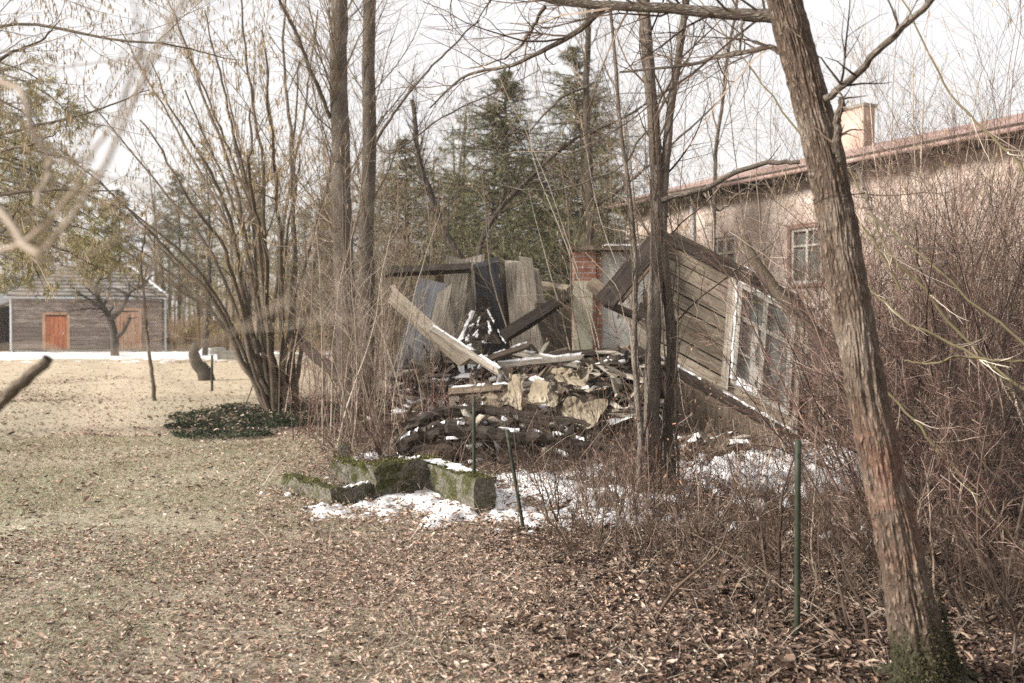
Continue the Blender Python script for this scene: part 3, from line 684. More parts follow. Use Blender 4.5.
# chimney stack with plaster shed from the brick
def chimney_wall():
    base = P(590, 356, 14.0); base[2] = 0
    r = root('ruined_chimney', base, 'standing chimney of brick and cream plaster in the middle of the ruin', 'chimney')
    zt = P(590, 250, 14.0)[2]; zm = P(590, 281, 14.0)[2]; z0 = .2
    xl, xr = P(573, 300, 14.0)[0], P(596, 300, 14.0)[0]
    def bx(x0, x1, y0, y1, za, zb, mat, nm, uv=True, jit=.0):
        g = Geo(); g.board(((x0 + x1) / 2, (y0 + y1) / 2, za), ((x0 + x1) / 2, (y0 + y1) / 2, zb), ((x1 - x0) / 2, 0, 0), (0, (y1 - y0) / 2, 0), 8, jit)
        g.U = [np.stack([u_[:, 1], u_[:, 0]], 1) for u_ in g.U]; return g.build(nm, mat, r)
    bx(xl + .015, xr, 14.0, 14.5, z0, zt, 'brick', 'brick_core', jit=.012)
    bx(xl, xr - .05, 13.985, 14.05, z0, zm, 'plaster_cream', 'plaster', jit=.02)
    xq = P(601, 300, 14.1)[0]; xe = P(648, 300, 14.6)[0]
    bx(xr + .01, xq, 14.02, 14.4, z0, zt - .05, 'brick', 'brick_edge', jit=.02)
    bx(xq, xe, 14.06, 14.3, z0, zt - .02, 'plaster_white', 'wall_panel', jit=.01)
    g = Geo(); g.board((xl - .03, 14.2, zt + .03), (xe + .05, 14.2, zt + .02), (0, .3, 0), (0, 0, .03), 8, .08); g.build('cap_board', 'wood_brown', r)
    g = Geo(); g.board((xq + .05, 14.1, zt + .075), (xe - .1, 14.1, zt + .065), (0, .1, 0), (0, 0, .015), 8, .2); g.build('snow_cap', 'snow', r)
chimney_wall()

def log_wall():
    D = 12.4; A = P(672, 247, D + .25); ux = unit(P(741, 283, D) - A); upv = unit(P(741, 285, D) - P(733, 388, D - .15)); n = unit(np.cross(ux, upv)); n = n if n[1] < 0 else -n
    S = lambda u, v: A + ux * u - upv * v     # u along the logs, v down the wall
    r = root('leaning_log_wall', S(.9, 1.4) * [1, 1, 0], 'tilted log gable wall with a paned window, sunk to the right', 'ruined wall')
    wu0, wu1, wv0, wv1 = 1.0, 1.66, .07, 1.22
    g = Geo(); rows = 8; h = 1.45 / rows
    for k in range(rows):
        v = (k + .5) * h - .02
        left = -.10 - .05 * k + R.normal() * .02; right = 1.84 - R.random() * .06
        segs = [(left, wu0 - .09), (wu1 + .07, right)] if wv0 - .05 < v < wv1 + .05 else [(left, right)]
        for a, b in segs:
            if k == 0 and b > 1.5 and a < 0: pass
            g.board(S(a, v) + n * R.normal() * .008, S(b, v) + n * R.normal() * .012, upv * h * R.uniform(.43, .478), n * R.uniform(.015, .035), 9, .018, 1, .02)
    g.build('logs', 'wood_log', r)
    g = Geo(); g.board(S(-.05, .7) - n * .12, S(wu0 - .06, .7) - n * .12, upv * .7, n * .01, 2, 0); g.build('gap_shade', 'shade_black', r)  # near-black sheet behind the boards stands in for shade in their gaps
    g = Geo(); g.board(S(wu0 - .14, -.02) + n * .07, S(wu0 - .14, 1.38) + n * .07, ux * .05, n * .02, 5, .04); g.board(S(1.80, -.02) + n * .06, S(1.80, 1.38) + n * .06, ux * .04, n * .02, 5, .04); g.build('corner_board', 'wood_grey', r)
    # window
    g = Geo(); t = .035
    for u in (wu0 - .03, wu1 + .03): g.board(S(u, wv0 - .04) + n * .075, S(u, wv1 + .04) + n * .075, ux * .035, n * .03, 6, .05)
    for v in (wv0 - .03, wv1 + .03): g.board(S(wu0 - .06, v) + n * .072, S(wu1 + .06, v) + n * .072, upv * .035, n * .03, 6, .05)
    w = g.build('window', 'paint_white', r)
    g = Geo(); m = (wu0 + wu1) / 2
    g.board(S(m, wv0) + n * .06, S(m, wv1) + n * .06, ux * .03, n * .02, 4, .05); g.board(S(wu0, wv0 + .36) + n * .064, S(wu1, wv0 + .36) + n * .064, upv * .028, n * .02, 4, .05)
    g.board(S(wu0, wv0 + .78) + n * .055, S(wu1, wv0 + .78) + n * .055, upv * .014, n * .012, 4, .05); g.board(S(wu0 + .02, wv0) + n * .058, S(wu0 + .02, wv1) + n * .058, ux * .02, n * .015, 4, .05)
    g.build('sash', 'paint_peeling', w)
    g = Geo(); g.board(S(wu0, (wv0 + wv1) / 2) + n * .03, S(wu1, (wv0 + wv1) / 2) + n * .03, upv * (wv1 - wv0) / 2, n * .003, 1, 0); g.build('pane', 'window_glass', w)
    g = Geo()
    for v in np.linspace(wv0 + .42, wv1, 9):
        if R.random() < .75: g.board(S(wu0 + .18 + R.normal() * .01, v) + n * .042, S(wu0 + .26 + R.normal() * .02, v) + n * .042, upv * .05, n * .003, 1, .1)
    g.build('torn_curtain', 'curtain', w)
    g = Geo(); g.board(S(wu0 - .075, wv0) + n * .10, S(wu0 - .06, wv1) + n * .10, ux * .014, n * .012, 12, .35); g.board(S(wu0 - .05, wv0 - .07) + n * .10, S(wu1 + .05, wv0 - .07) + n * .10, upv * .012, n * .02, 12, .35)
    g.board(S(wu0 + .02, wv1 - .01) + n * .09, S(wu0 + .3, wv1 - .01) + n * .09, upv * .04, n * .02, 6, .3); g.build('snow_edge', 'snow', w)
    # verge boards on top and snowy bottom rail
    g = Geo(); g.board(S(-.12, -.065) + n * .09, S(1.95, -.065) + n * .09, upv * .065, n * .04, 7, .02, 1, .03); g.board(S(-.05, -.15) - n * .04, S(1.8, -.16) - n * .04, upv * .03, n * .20, 7, .02, 1, .03); g.build('verge_board', 'wood_dark', r)
    g = Geo(); g.board(S(1.0, -.20) - n * .05, S(1.75, -.20) - n * .05, n * .10, upv * .02, 9, .3); g.build('snow_cap', 'snow', r)
    g = Geo(); g.board(S(-.4, 1.50) + n * .05, S(1.9, 1.50) + n * .05, upv * .06, n * .09, 7, .06, 1, .05); s = g.build('sill_beam', 'wood_dark', r)
    g = Geo(); g.board(S(.0, 1.42) + n * .09, S(.55, 1.425) + n * .09, n * .05, upv * .012, 9, .3); g.board(S(.85, 1.43) + n * .1, S(1.85, 1.43) + n * .1, n * .05, upv * .018, 14, .3); g.build('snow_line', 'snow', s)
    # upright boards of the base, below the sill
    g = Geo()
    for k, u in enumerate(np.arange(-.5, 1.75, .15)):
        a = S(u, 1.56) + n * .10; b = a * [1, 1, 0] + [R.normal() * .03, -.12, .05]
        g.board(a, b, np.array([.070, 0, 0]), (0, .02, 0), 5, .06, 1, .03)
    g.build('base_boards', 'wood_base', r)
log_wall()

# leaning pole and snowy hummocks
g = Geo(); pts = limb([(742, 236, 11.3), (775, 285, 11.2), (805, 325, 11.1), (858, 378, 11.0), (905, 440, 10.9)], 20, .01)[None]; g.tubes(pts, taper(pts, .055, .085), 10, .12, cap=True)
tag(g.build('leaning_pole', 'bark_hazel', None, tuple(pts[0][-1]), True), 'bare broken pole leaning across the log wall toward the big tree', 'pole')

def pile(name, label, cat, verts_fn, n, mat, loc, group=None): pass
def plate(name, label, cat, pix, thick, mat, fold=.08, group=None):
    """crumpled sheet: polygon in space subdivided and creased, with thickness"""
    p = np.array([P(*k) for k in pix]); c = p.mean(0); n = 7; V = []
    a, b, cc, d = p; n = 12
    U, Vv = np.meshgrid(np.linspace(0, 1, n + 1), np.linspace(0, 1, n + 1)); U = U.copy(); Vv = Vv.copy()
    if fold < .08:
        e1, e2, e3, e4 = (.20 * vnoise(np.arange(n + 1) / 3.5, np.full(n + 1, R.random() * 90), 1.0) + R.uniform(0, .02, n + 1) for _ in range(4))
        lo, hi = e1[:, None], 1 - e2[:, None]; lo2, hi2 = e3[None, :], 1 - e4[None, :]
        U = lo + (hi - lo) * U; Vv = lo2 + (hi2 - lo2) * Vv
    Q = (a * (1 - U)[..., None] + b * U[..., None]) * (1 - Vv)[..., None] + (d * (1 - U)[..., None] + cc * U[..., None]) * Vv[..., None]
    Q = Q + (np.stack([vnoise(U * 3 + c[0] * 9, Vv * 3 + k * 9, 1.3) for k in range(3)], -1) - .5) * fold * 5 * [.5, 1, .5] + (np.stack([np.abs(vnoise(U * 5 + Vv * 2 + c[0] * 5, Vv * 3 + k * 9, .5) - .5) for k in range(3)], -1)) * fold * 4 * [.2, 1, .3]
    nn = unit(np.cross(b - a, d - a)) * thick; k = (n + 1) ** 2; i = np.arange(n)[:, None] * (n + 1) + np.arange(n)[None]; L = np.stack([i, i + 1, i + n + 2, i + n + 1], -1).reshape(-1, 4)
    VV = np.vstack([Q.reshape(-1, 3), Q.reshape(-1, 3) + nn]); LL = np.vstack([L, L[:, ::-1] + k])
    ring = [i for i in range(n)] + [i * (n + 1) + n for i in range(n)] + [n * (n + 1) + n - i for i in range(n)] + [(n - i) * (n + 1) for i in range(n)]
    ed = np.array([[ring[j], ring[(j + 1) % len(ring)], ring[(j + 1) % len(ring)] + k, ring[j] + k] for j in range(len(ring))]); LL = np.vstack([LL, ed])
    uv = np.zeros((LL.size, 2)); fv = VV[LL.ravel()]; uv[:, 0] = fv[:, 0]; uv[:, 1] = fv[:, 2]
    return tag(make(name, VV, LL, np.full(len(LL), 4), mat, None, tuple(c), uv), label, cat, group)
PL = [(((502, 372, 11.6), (530, 378, 11.4), (522, 418, 11.1), (500, 412, 11.3)), 'rag', 'crumpled yellowish sheet hanging at the left end of the rubble edge'),
      (((528, 376, 11.5), (562, 388, 11.3), (556, 412, 11.0), (524, 406, 11.1)), 'rag', 'creased yellowish sheet in the middle of the rubble edge'),
      (((548, 366, 11.7), (578, 366, 11.6), (590, 388, 11.3), (552, 386, 11.4)), 'rag', 'pale yellow torn sheet just below the snowy planks'),
      (((575, 364, 11.8), (592, 360, 12), (585, 392, 11.6), (570, 390, 11.6)), 'wood_pale', 'thin upright scrap of pale board below the chimney'),
      (((560, 392, 11.3), (606, 396, 11.2), (600, 432, 10.7), (560, 424, 10.8)), 'rag', 'brownish torn sheet drooping at the right end of the rubble edge'),
      (((480, 392, 11.5), (504, 396, 11.4), (500, 425, 11.1), (478, 420, 11.2)), 'wood_brown', 'brown torn sheet under the low snowy plank')]
for q, m, lb in PL: plate('torn_sheet', lb, 'sheet', q, .006, m, .03, group='torn sheets hanging from the rubble')
o = plate('snowy_roof_sheet', 'dark roofing scrap streaked with snow, shaped like a small tent', 'roofing sheet', ((481, 293, 14.3), (484, 294, 14.3), (506, 350, 13.7), (458, 344, 13.7)), .02, 'wood_dark', .03)
g = Geo()
for a, b, w, m_ in (((481, 293, 14.2), (459, 341, 13.6), .022, 1), ((484, 300, 14.1), (505, 344, 13.6), .010, 2), ((481, 312, 14.0), (476, 336, 13.65), .012, 2), ((486, 318, 13.95), (491, 340, 13.6), .012, 2), ((474, 322, 13.9), (468, 345, 13.55), .012, 2), ((479, 334, 13.7), (484, 349, 13.5), .02, 2), ((466, 336, 13.6), (473, 352, 13.5), .024, 3)):
    a, b = P(*a), P(*b)
    for q_ in range(m_):
        f0 = (q_ + R.uniform(0, .5)) / m_; f1 = min(f0 + R.uniform(.3, .9) / m_, 1); jj = R.normal(0, .012, 3)
        g.board(a + (b - a) * f0 + jj, a + (b - a) * f1 + R.normal(0, .02, 3) + jj, (w * R.uniform(.5, 1.2), 0, 0), (0, -.012, .008), 9, .55)
g.build('snow_streaks', 'snow', o)
plate('roof_tin', 'second blue grey sheet lying below the leaning one', 'metal sheet', ((392, 345, 13.6), (424, 340, 13.8), (415, 410, 12.9), (388, 405, 12.9)), .01, 'zinc', .04)
# heaps of rubble: many little broken pieces
def heap(name, label, c, rx, ry, h, n, mat, sz=(.1, .45), snow=.0):
    g = Geo(); g2 = Geo(); r = root(name, (c[0], c[1], 0), label, 'rubble heap')
    gs = Geo()
    for k in range(n):
        a = R.uniform(0, 2 * PI); q = math.sqrt(R.random()); x = c[0] + rx * q * math.cos(a); y = c[1] + ry * q * math.sin(a); top = gz(x, y) + h * (1 - q * q); z = top - abs(R.normal()) * .10
        d = unit([R.normal(), R.normal() * .7, R.normal() * .35]); L = R.uniform(*sz); nn = unit([R.normal() * .5, -.5 + R.normal() * .4, 1]); nn = unit(nn - d * nn.dot(d)); w = np.cross(d, nn)
        p = np.array([x, y, z]); ww = R.uniform(.02, .07); tt = R.uniform(.008, .025)
        (g2 if R.random() < .3 else g).board(p - d * L / 2, p + d * L / 2, w * ww, nn * tt, 3, .12, R.uniform(.4, 1), .05)
        if R.random() < snow: gs.board(p - d * L * .35 + nn * (tt + .008), p + d * L * .4 + nn * (tt + .008), w * ww * .8, nn * .012, 3, .3, 1, .02)
    g.build('debris', mat, r); g2.build('splinters', 'wood_grey', r)
    if gs.V: gs.build('snow_cap', 'snow', r)
    V, L = lump(None, None, None, (c[0], c[1], h * .28), rx * 1.5, ry * 1.5, h * .9, 'x', 0, .10, cut=.8); make('earth', V, L, np.full(len(L), 4), 'soil', r)
heap('rubble_heap', 'snow flecked heap of broken laths below the black sheet', P(478, 360, 13.4)*[1,1,0], .55, .6, 1.1, 150, 'wood_dark', (.08, .3), .6)
heap('rubble_heap', 'long heap of splintered boards under the crossing snowy planks', P(520, 380, 12.4)*[1,1,0], 1.3, .7, .75, 320, 'wood_brown', (.1, .5), .22)
heap('rubble_heap', 'dark heap of laths between chimney and log wall', P(618, 380, 12.0)*[1,1,0], .55, .6, 1.05, 260, 'wood_dark', (.1, .45), .08)
heap('rubble_heap', 'brown heap of rotten wood left of the ruin under the metal sheet', P(412, 400, 12.8)*[1,1,0], .8, .7, .6, 180, 'wood_brown', (.1, .5), .12)
heap('rubble_heap', 'dark sunken heap in front of the torn sheets', P(500, 430, 10.9)*[1,1,0], 1.3, .45, .42, 260, 'wood_dark', (.1, .5), .2)
heap('rubble_heap', 'snow topped scraps behind the verge of the log wall', P(775, 300, 13.8)*[1,1,0], .5, .4, 1.75, 120, 'zinc', (.1, .4), .6)
heap('rubble_heap', 'jumble of grey boards at the feet of the standing boards', P(545, 372, 13.8)*[1,1,0], 1.3, .5, 1.0, 260, 'wood_brown', (.2, .8), .15)
heap('rubble_heap', 'dark jumble under the pale tan beam', P(440, 385, 13.0)*[1,1,0], .9, .6, 1.0, 240, 'wood_dark', (.2, .8), .15)
heap('rubble_heap', 'boards and laths slumped against the left end of the log wall', P(640, 390, 12.4)*[1,1,0], .35, .4, .9, 120, 'wood_dark', (.15, .7), .06)
heap('rubble_heap', 'low spread of rotten boards before the base of the log wall', P(690, 420, 11.3)*[1,1,0], 1.3, .3, .15, 90, 'wood_brown', (.15, .7), .25)
# rotten logs at the front
def rlog(label, pix, r0, r1, mat='wood_dark', snow=False, name='fallen_log'):
    g = Geo(); pts = limb(pix, 34, .010)[None]; g.tubes(pts, taper(pts, r0, r1), 11, .7, cap=True); o = tag(g.build(name, mat, None, tuple(pts[0][0]), False), label, 'log')
    if snow:
        g = Geo(); pp = pts[0] + [0, 0, r0 * .8]; 
        for a, b in ((2, 4), (5, 6), (9, 12), (14, 15), (19, 22), (27, 28), (30, 31)): g.board(pp[a], pp[b], (0, r0 * R.uniform(.3, .8), 0), (0, 0, .012), 4, .5)
        g.build('snow_cap', 'snow', o)
    return o
rlog('dark rotten log lying in front of the rubble', [(395, 446, 10.4), (440, 436, 10.5), (520, 440, 10.3), (600, 446, 10.2)], .085, .05, snow=True)
rlog('curved dark log arching over the snow under the torn sheets', [(405, 430, 10.9), (450, 412, 11.0), (520, 414, 11.0), (590, 430, 10.8), (612, 452, 10.6)], .07, .035)

# ------------------------------------------------------------------ mossy foundation
def wall_seg(g, a, b, h, th, zoff=-.08):
    """a,b ground points (x,y); rough concrete wall"""
    a = np.array([*a, 0.]); b = np.array([*b, 0.]); d = unit(b - a); n = np.array([-d[1], d[0], 0]); Lh = np.linalg.norm(b - a); k = max(3, int(Lh / .05)); m = max(3, int(h / .05)); q = max(3, int(th / .06))
    def sheet(fn, nu, nv):
        U, Vv = np.meshgrid(np.linspace(0, 1, nu + 1), np.linspace(0, 1, nv + 1)); Q = fn(U, Vv)
        w = np.stack([fbm(Q[..., 0] * 2 + Q[..., 2] * 3.1, Q[..., 1] * 2 + Q[..., 2] * 1.7 + 9 * j, .22, 3) - .5 for j in range(3)], -1) * .09; Q = Q + w
        i = np.arange(nv)[:, None] * (nu + 1) + np.arange(nu)[None]; L = np.stack([i, i + 1, i + nu + 2, i + nu + 1], -1).reshape(-1, 4); g.add(Q, L, np.full(len(L), 4))
    z0 = zoff; e = lambda *x: np.stack(x, -1)
    pt = lambda s_, o_, z: a + d * s_[..., None] + n * o_[..., None] + np.array([0, 0, 1.]) * z[..., None]
    one = lambda U: np.ones_like(U)
    sheet(lambda U, v: pt(U * Lh, -th / 2 * one(U), z0 + v * (h - z0)), k, m); sheet(lambda U, v: pt(U * Lh, th / 2 * one(U), z0 + v * (h - z0)), k, m)
    sheet(lambda U, v: pt(U * Lh, (v - .5) * th, h * one(U)), k, q); sheet(lambda U, v: pt(0 * U, (U - .5) * th, z0 + v * (h - z0)), q, m); sheet(lambda U, v: pt(Lh * one(U), (U - .5) * th, z0 + v * (h - z0)), q, m)
G2 = lambda px, py: P(px, py, CH * F / (py - HOR))[:2]
g = Geo(); A = G2(290, 492); B = G2(336, 508); C2 = G2(383, 498)
wall_seg(g, A, B + (B - A) * .06, .16, .16); wall_seg(g, B - (C2 - B) * .06, C2, .16, .15)
r = g.build('mossy_kerb', 'mossy_concrete', None, (*B, 0), True); tag(r, 'low mossy concrete kerb edging an old bed beside the foundation', 'kerb')
g = Geo(); g.board((*(B + (C2 - B) * .15), .165), (*(B + (C2 - B) * .9), .165), (0, .035, 0), (0, 0, .008), 20, .6); g.build('snow_cap', 'snow', r)
g = Geo(); A = G2(372, 502); B = G2(432, 494); C2 = G2(486, 516)
wall_seg(g, G2(338, 486), G2(376, 500), .26, .14); wall_seg(g, A, B, .33, .16); wall_seg(g, B, C2, .30, .2)
r = g.build('foundation_wall', 'mossy_concrete', None, (*B, 0), True); tag(r, 'broken mossy foundation wall with an inner corner in the snow', 'foundation')
g = Geo(); g.board((*(B + (C2 - B) * .05), .325), (*(B + (C2 - B) * .75), .325), (.05, 0, 0), (0, 0, .009), 22, .6); g.board((*(A + (B - A) * .55), .355), (*(A + (B - A) * .8), .355), (0, .03, 0), (0, 0, .008), 10, .6); g.build('snow_cap', 'snow', r)
c = G2(344, 470); lump('mossy_stub', 'small upright mossy stub behind the low kerb', 'post', (c[0], c[1], .1), .14, .12, .34, 'mossy_concrete', .2, .05, cut=.2)
# moss tufts on top
g = Geo()
for a, b, h in ((G2(290, 492), G2(336, 508), .16), (G2(372, 502), B, .35), (B, C2, .32), (G2(338, 486), G2(376, 500), .28)):
    n = 900; f = R.random(n)[:, None]; C = np.zeros((n, 3)); C[:, :2] = a + (b - a) * f + R.normal(0, .045, (n, 2)); C[:, 2] = h + (fbm(C[:, 0], C[:, 1], .1, 2) - .5) * .05 - .015
    pts = grow(C, np.stack([R.normal(0, .5, n), R.normal(0, .5, n), np.ones(n)], 1), np.full(n, .02), 2); blades(g, pts, n, (.012, .03), (.004, .008), .6)
twig_mat('moss', (.05, .055, .015), (.13, .125, .035), (.24, .21, .07))
tag(g.build('moss', 'moss'), 'yellow green moss fringe along the foundation tops', 'moss', kind='stuff')

# ------------------------------------------------------------------ fence posts
def post(px, ytop, ybase, label, lean=0, r_=.016):
    D = CH * F / (ybase - HOR); b = P(px, ybase, D); t_ = P(px + lean, ytop, D); b[2] = float(gz(b[0], b[1])) - .1
    g = Geo(); pts = spline([b, t_], 6)[None]; g.tubes(pts, np.full((1, 6), r_), 8, cap=True)
    r = root('fence_post', b, label, 'post', 'thin green metal posts'); g.build('pole', 'post_green', r, smooth_=True)
    g = Geo()
    for f in (.3, .62, .93):
        q = b + (t_ - b) * f; g.box(q + [0, -r_ - .002, 0], .014, .008, .02, 0)
    g.build('clip', 'post_green', r)
post(474, 396, 513, 'green metal post at the end of the mossy foundation wall', 0, .015)
post(526, 430, 532, 'green metal post leaning left, right of the foundation', -19, .014)
post(797, 440, 643, 'nearest green metal post, just left of the big tree', 1, .016)
post(212, 355, 391, 'small distant green post beside the bent stump', 0, .03)

# ------------------------------------------------------------------ big tree (right)
def dense_trunk(g, pix, radii, K, sides, amp):
    pts = limb(pix, K); f = np.linspace(0, len(radii) - 1, K); rr = np.interp(f, range(len(radii)), radii)
    T = norm(np.gradient(pts, axis=0)); A = norm(np.cross(T, [1, 0, 0])); B = np.cross(T, A); th = np.arange(sides) * 2 * PI / sides
    seg = np.concatenate([[0], np.cumsum(np.linalg.norm(np.diff(pts, axis=0), axis=1))])
    TH, SG = np.meshgrid(th, seg)
    cx, cy = np.cos(TH) * 1.5, np.sin(TH) * 1.5
    lob = (vnoise(cx * 1.2 + 5, cy * 1.2 + SG * .6, .8) - .5) * .22 + (vnoise(cx * 2 + 40, cy * 2 + SG * 2.2, .5) - .5) * .10
    rid = 1 - 2 * np.abs(vnoise(TH * 7.0 + 2 * vnoise(SG * 5, TH * 2, 1) + 300, SG * 5.5, 1.0) - .5); rid = rid * .6 + .4 * (1 - 2 * np.abs(vnoise(TH * 15 + 90, SG * 14, 1.0) - .5))
    edge = np.minimum(TH, 2 * PI - TH); bl = smooth(0, .3, edge); rid = rid * bl + .5 * (1 - bl)
    q = rr[:, None] * (1 + lob) + amp * (rid - .5)
    V = pts[:, None] + q[..., None] * (A[:, None] * np.cos(TH)[..., None] + B[:, None] * np.sin(TH)[..., None])
    k = np.arange(K - 1)[:, None] * sides; j = np.arange(sides)[None]; j2 = (j + 1) % sides; L = np.stack([k + j, k + j2, k + sides + j2, k + sides + j], -1)
    U = np.zeros((K - 1, sides, 4, 2)); per = 2 * PI * rr.mean()
    for c, (dk, dj) in enumerate(((0, 0), (0, 1), (1, 1), (1, 0))):
        U[..., c, 0] = seg[dk:K - 1 + dk, None]; U[..., c, 1] = ((np.arange(sides) + dj) / sides * per)[None]
    g.add(V, L.reshape(-1, 4), np.full((K - 1) * sides, 4), U.reshape(-1, 2)); return pts, rr

def twigset(pl, part, mat, Pt, Rd, levels, sides=3):
    """levels: list of kwargs for kids; each grows from the previous"""
    cur = (Pt, Rd); out = []
    for kw in levels:
        cur = kids(*cur, **kw); pl.geo(part, mat).tubes(*cur, sides); out.append(cur)
    return out
def limbs(pl, part, mat, specs, sides=8, K=24, wob=.01, ridge=.1, each=True):
    Pt = np.array([limb(p_, K, wob) for p_, a, b in specs]); Rd = np.array([np.interp(np.linspace(0, 1, K), [0, 1], [a, b]) for p_, a, b in specs])
    if each:
        i0 = len(pl.p)
        for i in range(len(specs)): pl.geo(part, mat, i0 + i).tubes(Pt[i:i + 1], Rd[i:i + 1], sides, ridge)
    else: pl.geo(part, mat).tubes(Pt, Rd, sides, ridge)
    return Pt, Rd

pl = Plant('leaning_tree', 'big rough barked tree leaning left at the right with mossy foot', 'tree', P(935, 700, 4.25) * [1, 1, 0])
dense_trunk(pl.geo('trunk', 'bark_big'), [(948, 740, 4.25), (930, 690, 4.25), (908, 585, 4.25), (885, 480, 4.3), (862, 370, 4.35), (845, 270, 4.45), (828, 170, 4.5), (808, 90, 4.55), (786, 8, 4.6), (770, -80, 4.7), (752, -220, 4.9)],
            [.18, .132, .093, .082, .077, .076, .074, .071, .068, .06, .044], 560, 200, .021)
Pt, Rd = limbs(pl, 'limb', 'bark_grey', [
    ([(788, 22, 4.6), (745, 14, 4.7), (650, 8, 4.9), (560, 2, 5.1), (440, -20, 5.5)], .036, .014),
    ([(825, 100, 4.45), (836, 92, 4.4), (868, 65, 4.2), (900, 32, 4.0), (935, -5, 3.8)], .018, .012),
    ([(838, 168, 4.45), (836, 140, 4.4), (838, 118, 4.35), (842, 98, 4.3)], .022, .014),
    ([(783, 55, 4.6), (768, 50, 4.65), (720, 58, 4.9), (680, 66, 5.2), (620, 72, 5.6)], .014, .006),
    ([(742, 15, 4.7), (742, 35, 4.7), (741, 54, 4.7)], .008, .005),
    ([(604, 8, 5.0), (570, 38, 5.2), (520, 62, 5.4), (470, 74, 5.6), (430, 108, 5.8)], .018, .004),
    ([(545, 5, 5.1), (530, 35, 5.3), (505, 60, 5.6), (470, 68, 5.9)], .010, .003),
    ([(858, 170, 4.4), (870, 210, 4.2), (900, 240, 4.0), (940, 250, 3.9)], .008, .003),
], wob=.004)
twigset(pl, 'twigs', 'twig_brown', Pt, Rd, [dict(n=105, t=(.15, 1), ang=(.4, 1.1), ln=(.3, .8), K=8, ratio=.45, rmax=.007, rtip=.0015, wander=.15, trop=(0, 0, .02)),
                                           dict(n=650, t=(.2, 1), ang=(.4, 1.0), ln=(.3, .7), K=6, ratio=.6, rtip=.0009, wander=.12)])
b_ = P(930, 690, 4.25) * [1, 1, 0]
for k in range(6):
    a = k * 1.05 + .3; d_ = np.array([math.cos(a), math.sin(a), 0]); rp_ = spline([b_ + d_ * .01 + [-.01, 0, .13], b_ + d_ * .11 + [0, 0, .075], b_ + d_ * .30 + [0, 0, .015], b_ + d_ * .46 + [0, 0, -.04]], 14)[None]
    pl.geo('root', 'bark_big', 90 + k).tubes(rp_, taper(rp_, .06, .018), 12, .15)
# ragged moss at the foot
g = pl.geo('moss', 'moss2'); twig_mat('moss2', (.028, .024, .014), (.06, .056, .028), (.13, .115, .055))
n = 26000; th = R.uniform(0, 2 * PI, n); zz = np.abs(R.normal(0, .15, n)) * (.5 + vnoise(th * 2, th * 0, 1)); base = P(932, 690, 4.25)
kp_ = R.random(n) < np.clip(.25 + .75 * np.cos(th + .5) + .6 * (vnoise(th * 3, zz * 14, 1) - .3), .04, 1); n = int(kp_.sum()); th = th[kp_]; zz = zz[kp_]; rr = .112 + .10 * np.exp(-zz / .1) ; C = np.stack([base[0] + rr * np.cos(th) - zz * .19, base[1] + rr * np.sin(th), zz - .02], 1)
Dn = norm(np.stack([np.cos(th), np.sin(th), R.normal(0, .5, n) + .3], 1)); pts = np.stack([C - Dn * .01, C + Dn * .01], 1); blades(g, pts, n, (.006, .02), (.002, .006), .7)
pl.done()

# ------------------------------------------------------------------ centre trees
pl = Plant('twin_stemmed_tree', 'slender forked tree in front of the log wall, two trunks joined high up', 'tree', P(655, 500, 9.0) * [1, 1, 0])
specs = [([(650, 510, 9.0), (652, 430, 9.0), (655, 330, 9.05), (658, 240, 9.1), (657, 150, 9.15), (650, 60, 9.2), (645, -20, 9.3), (640, -160, 9.6)], .078, .042),
         ([(672, 506, 9.1), (668, 430, 9.1), (672, 350, 9.1), (662, 250, 9.1), (664, 180, 9.15), (672, 110, 9.2), (684, 30, 9.3), (700, -120, 9.6)], .056, .03),
         ([(640, 500, 8.9), (641, 430, 8.9), (636, 350, 8.9), (637, 250, 9.0), (622, 120, 9.1), (612, 20, 9.3), (600, -60, 9.4)], .03, .012)]
Pt, Rd = limbs(pl, 'trunk', 'bark_grey', specs, sides=16, K=60, wob=.003, ridge=.2)
sp2 = [([(bx, 505 + R.normal() * 4, 9.0 + R.normal() * .1), (bx + R.normal() * 3, 400, 9.0 + R.normal() * .1), (bx + R.normal() * 8, 300 - R.random() * 60, 9 + R.normal() * .2), (bx + R.normal() * 16, 200 - R.random() * 140, 9 + R.normal() * .4)], R.uniform(.008, .017), .003) for bx in (632, 641, 661, 667, 680)]
S2, S2r = limbs(pl, 'sucker', 'bark_grey', sp2, sides=6, K=30, wob=.006)
pl.geo('twigs', 'twig_brown').tubes(*kids(S2, S2r, 160, (.1, 1), (.3, .9), (.08, .25), 6, .5, .0012, .1), 3)
Lp, Lr = limbs(pl, 'limb', 'bark_grey', [
    ([(660, 200, 9.1), (700, 190, 9.0), (760, 165, 8.8), (800, 162, 8.6)], .028, .018),
    ([(700, 190, 9.0), (720, 205, 8.9), (735, 190, 8.8), (765, 178, 8.7)], .015, .006),
    ([(652, 130, 9.2), (620, 170, 9.4), (560, 190, 9.6), (500, 185, 9.8)], .012, .004)], wob=.01)
twigset(pl, 'twigs', 'twig_brown', np.vstack([Pt[:, ::3][:, :20], Lp[:, :20]]), np.vstack([Rd[:, ::3][:, :20], Lr[:, :20]]), [
    dict(n=55, t=(.3, 1), ang=(.4, .9), ln=(.12, .35), K=10, ratio=.3, rmax=.012, rtip=.0025, wander=.1, trop=(0, 0, .08)),
    dict(n=330, t=(.15, 1), ang=(.4, 1.0), ln=(.25, .6), K=7, ratio=.5, rtip=.0014, wander=.12)])
pl.done()

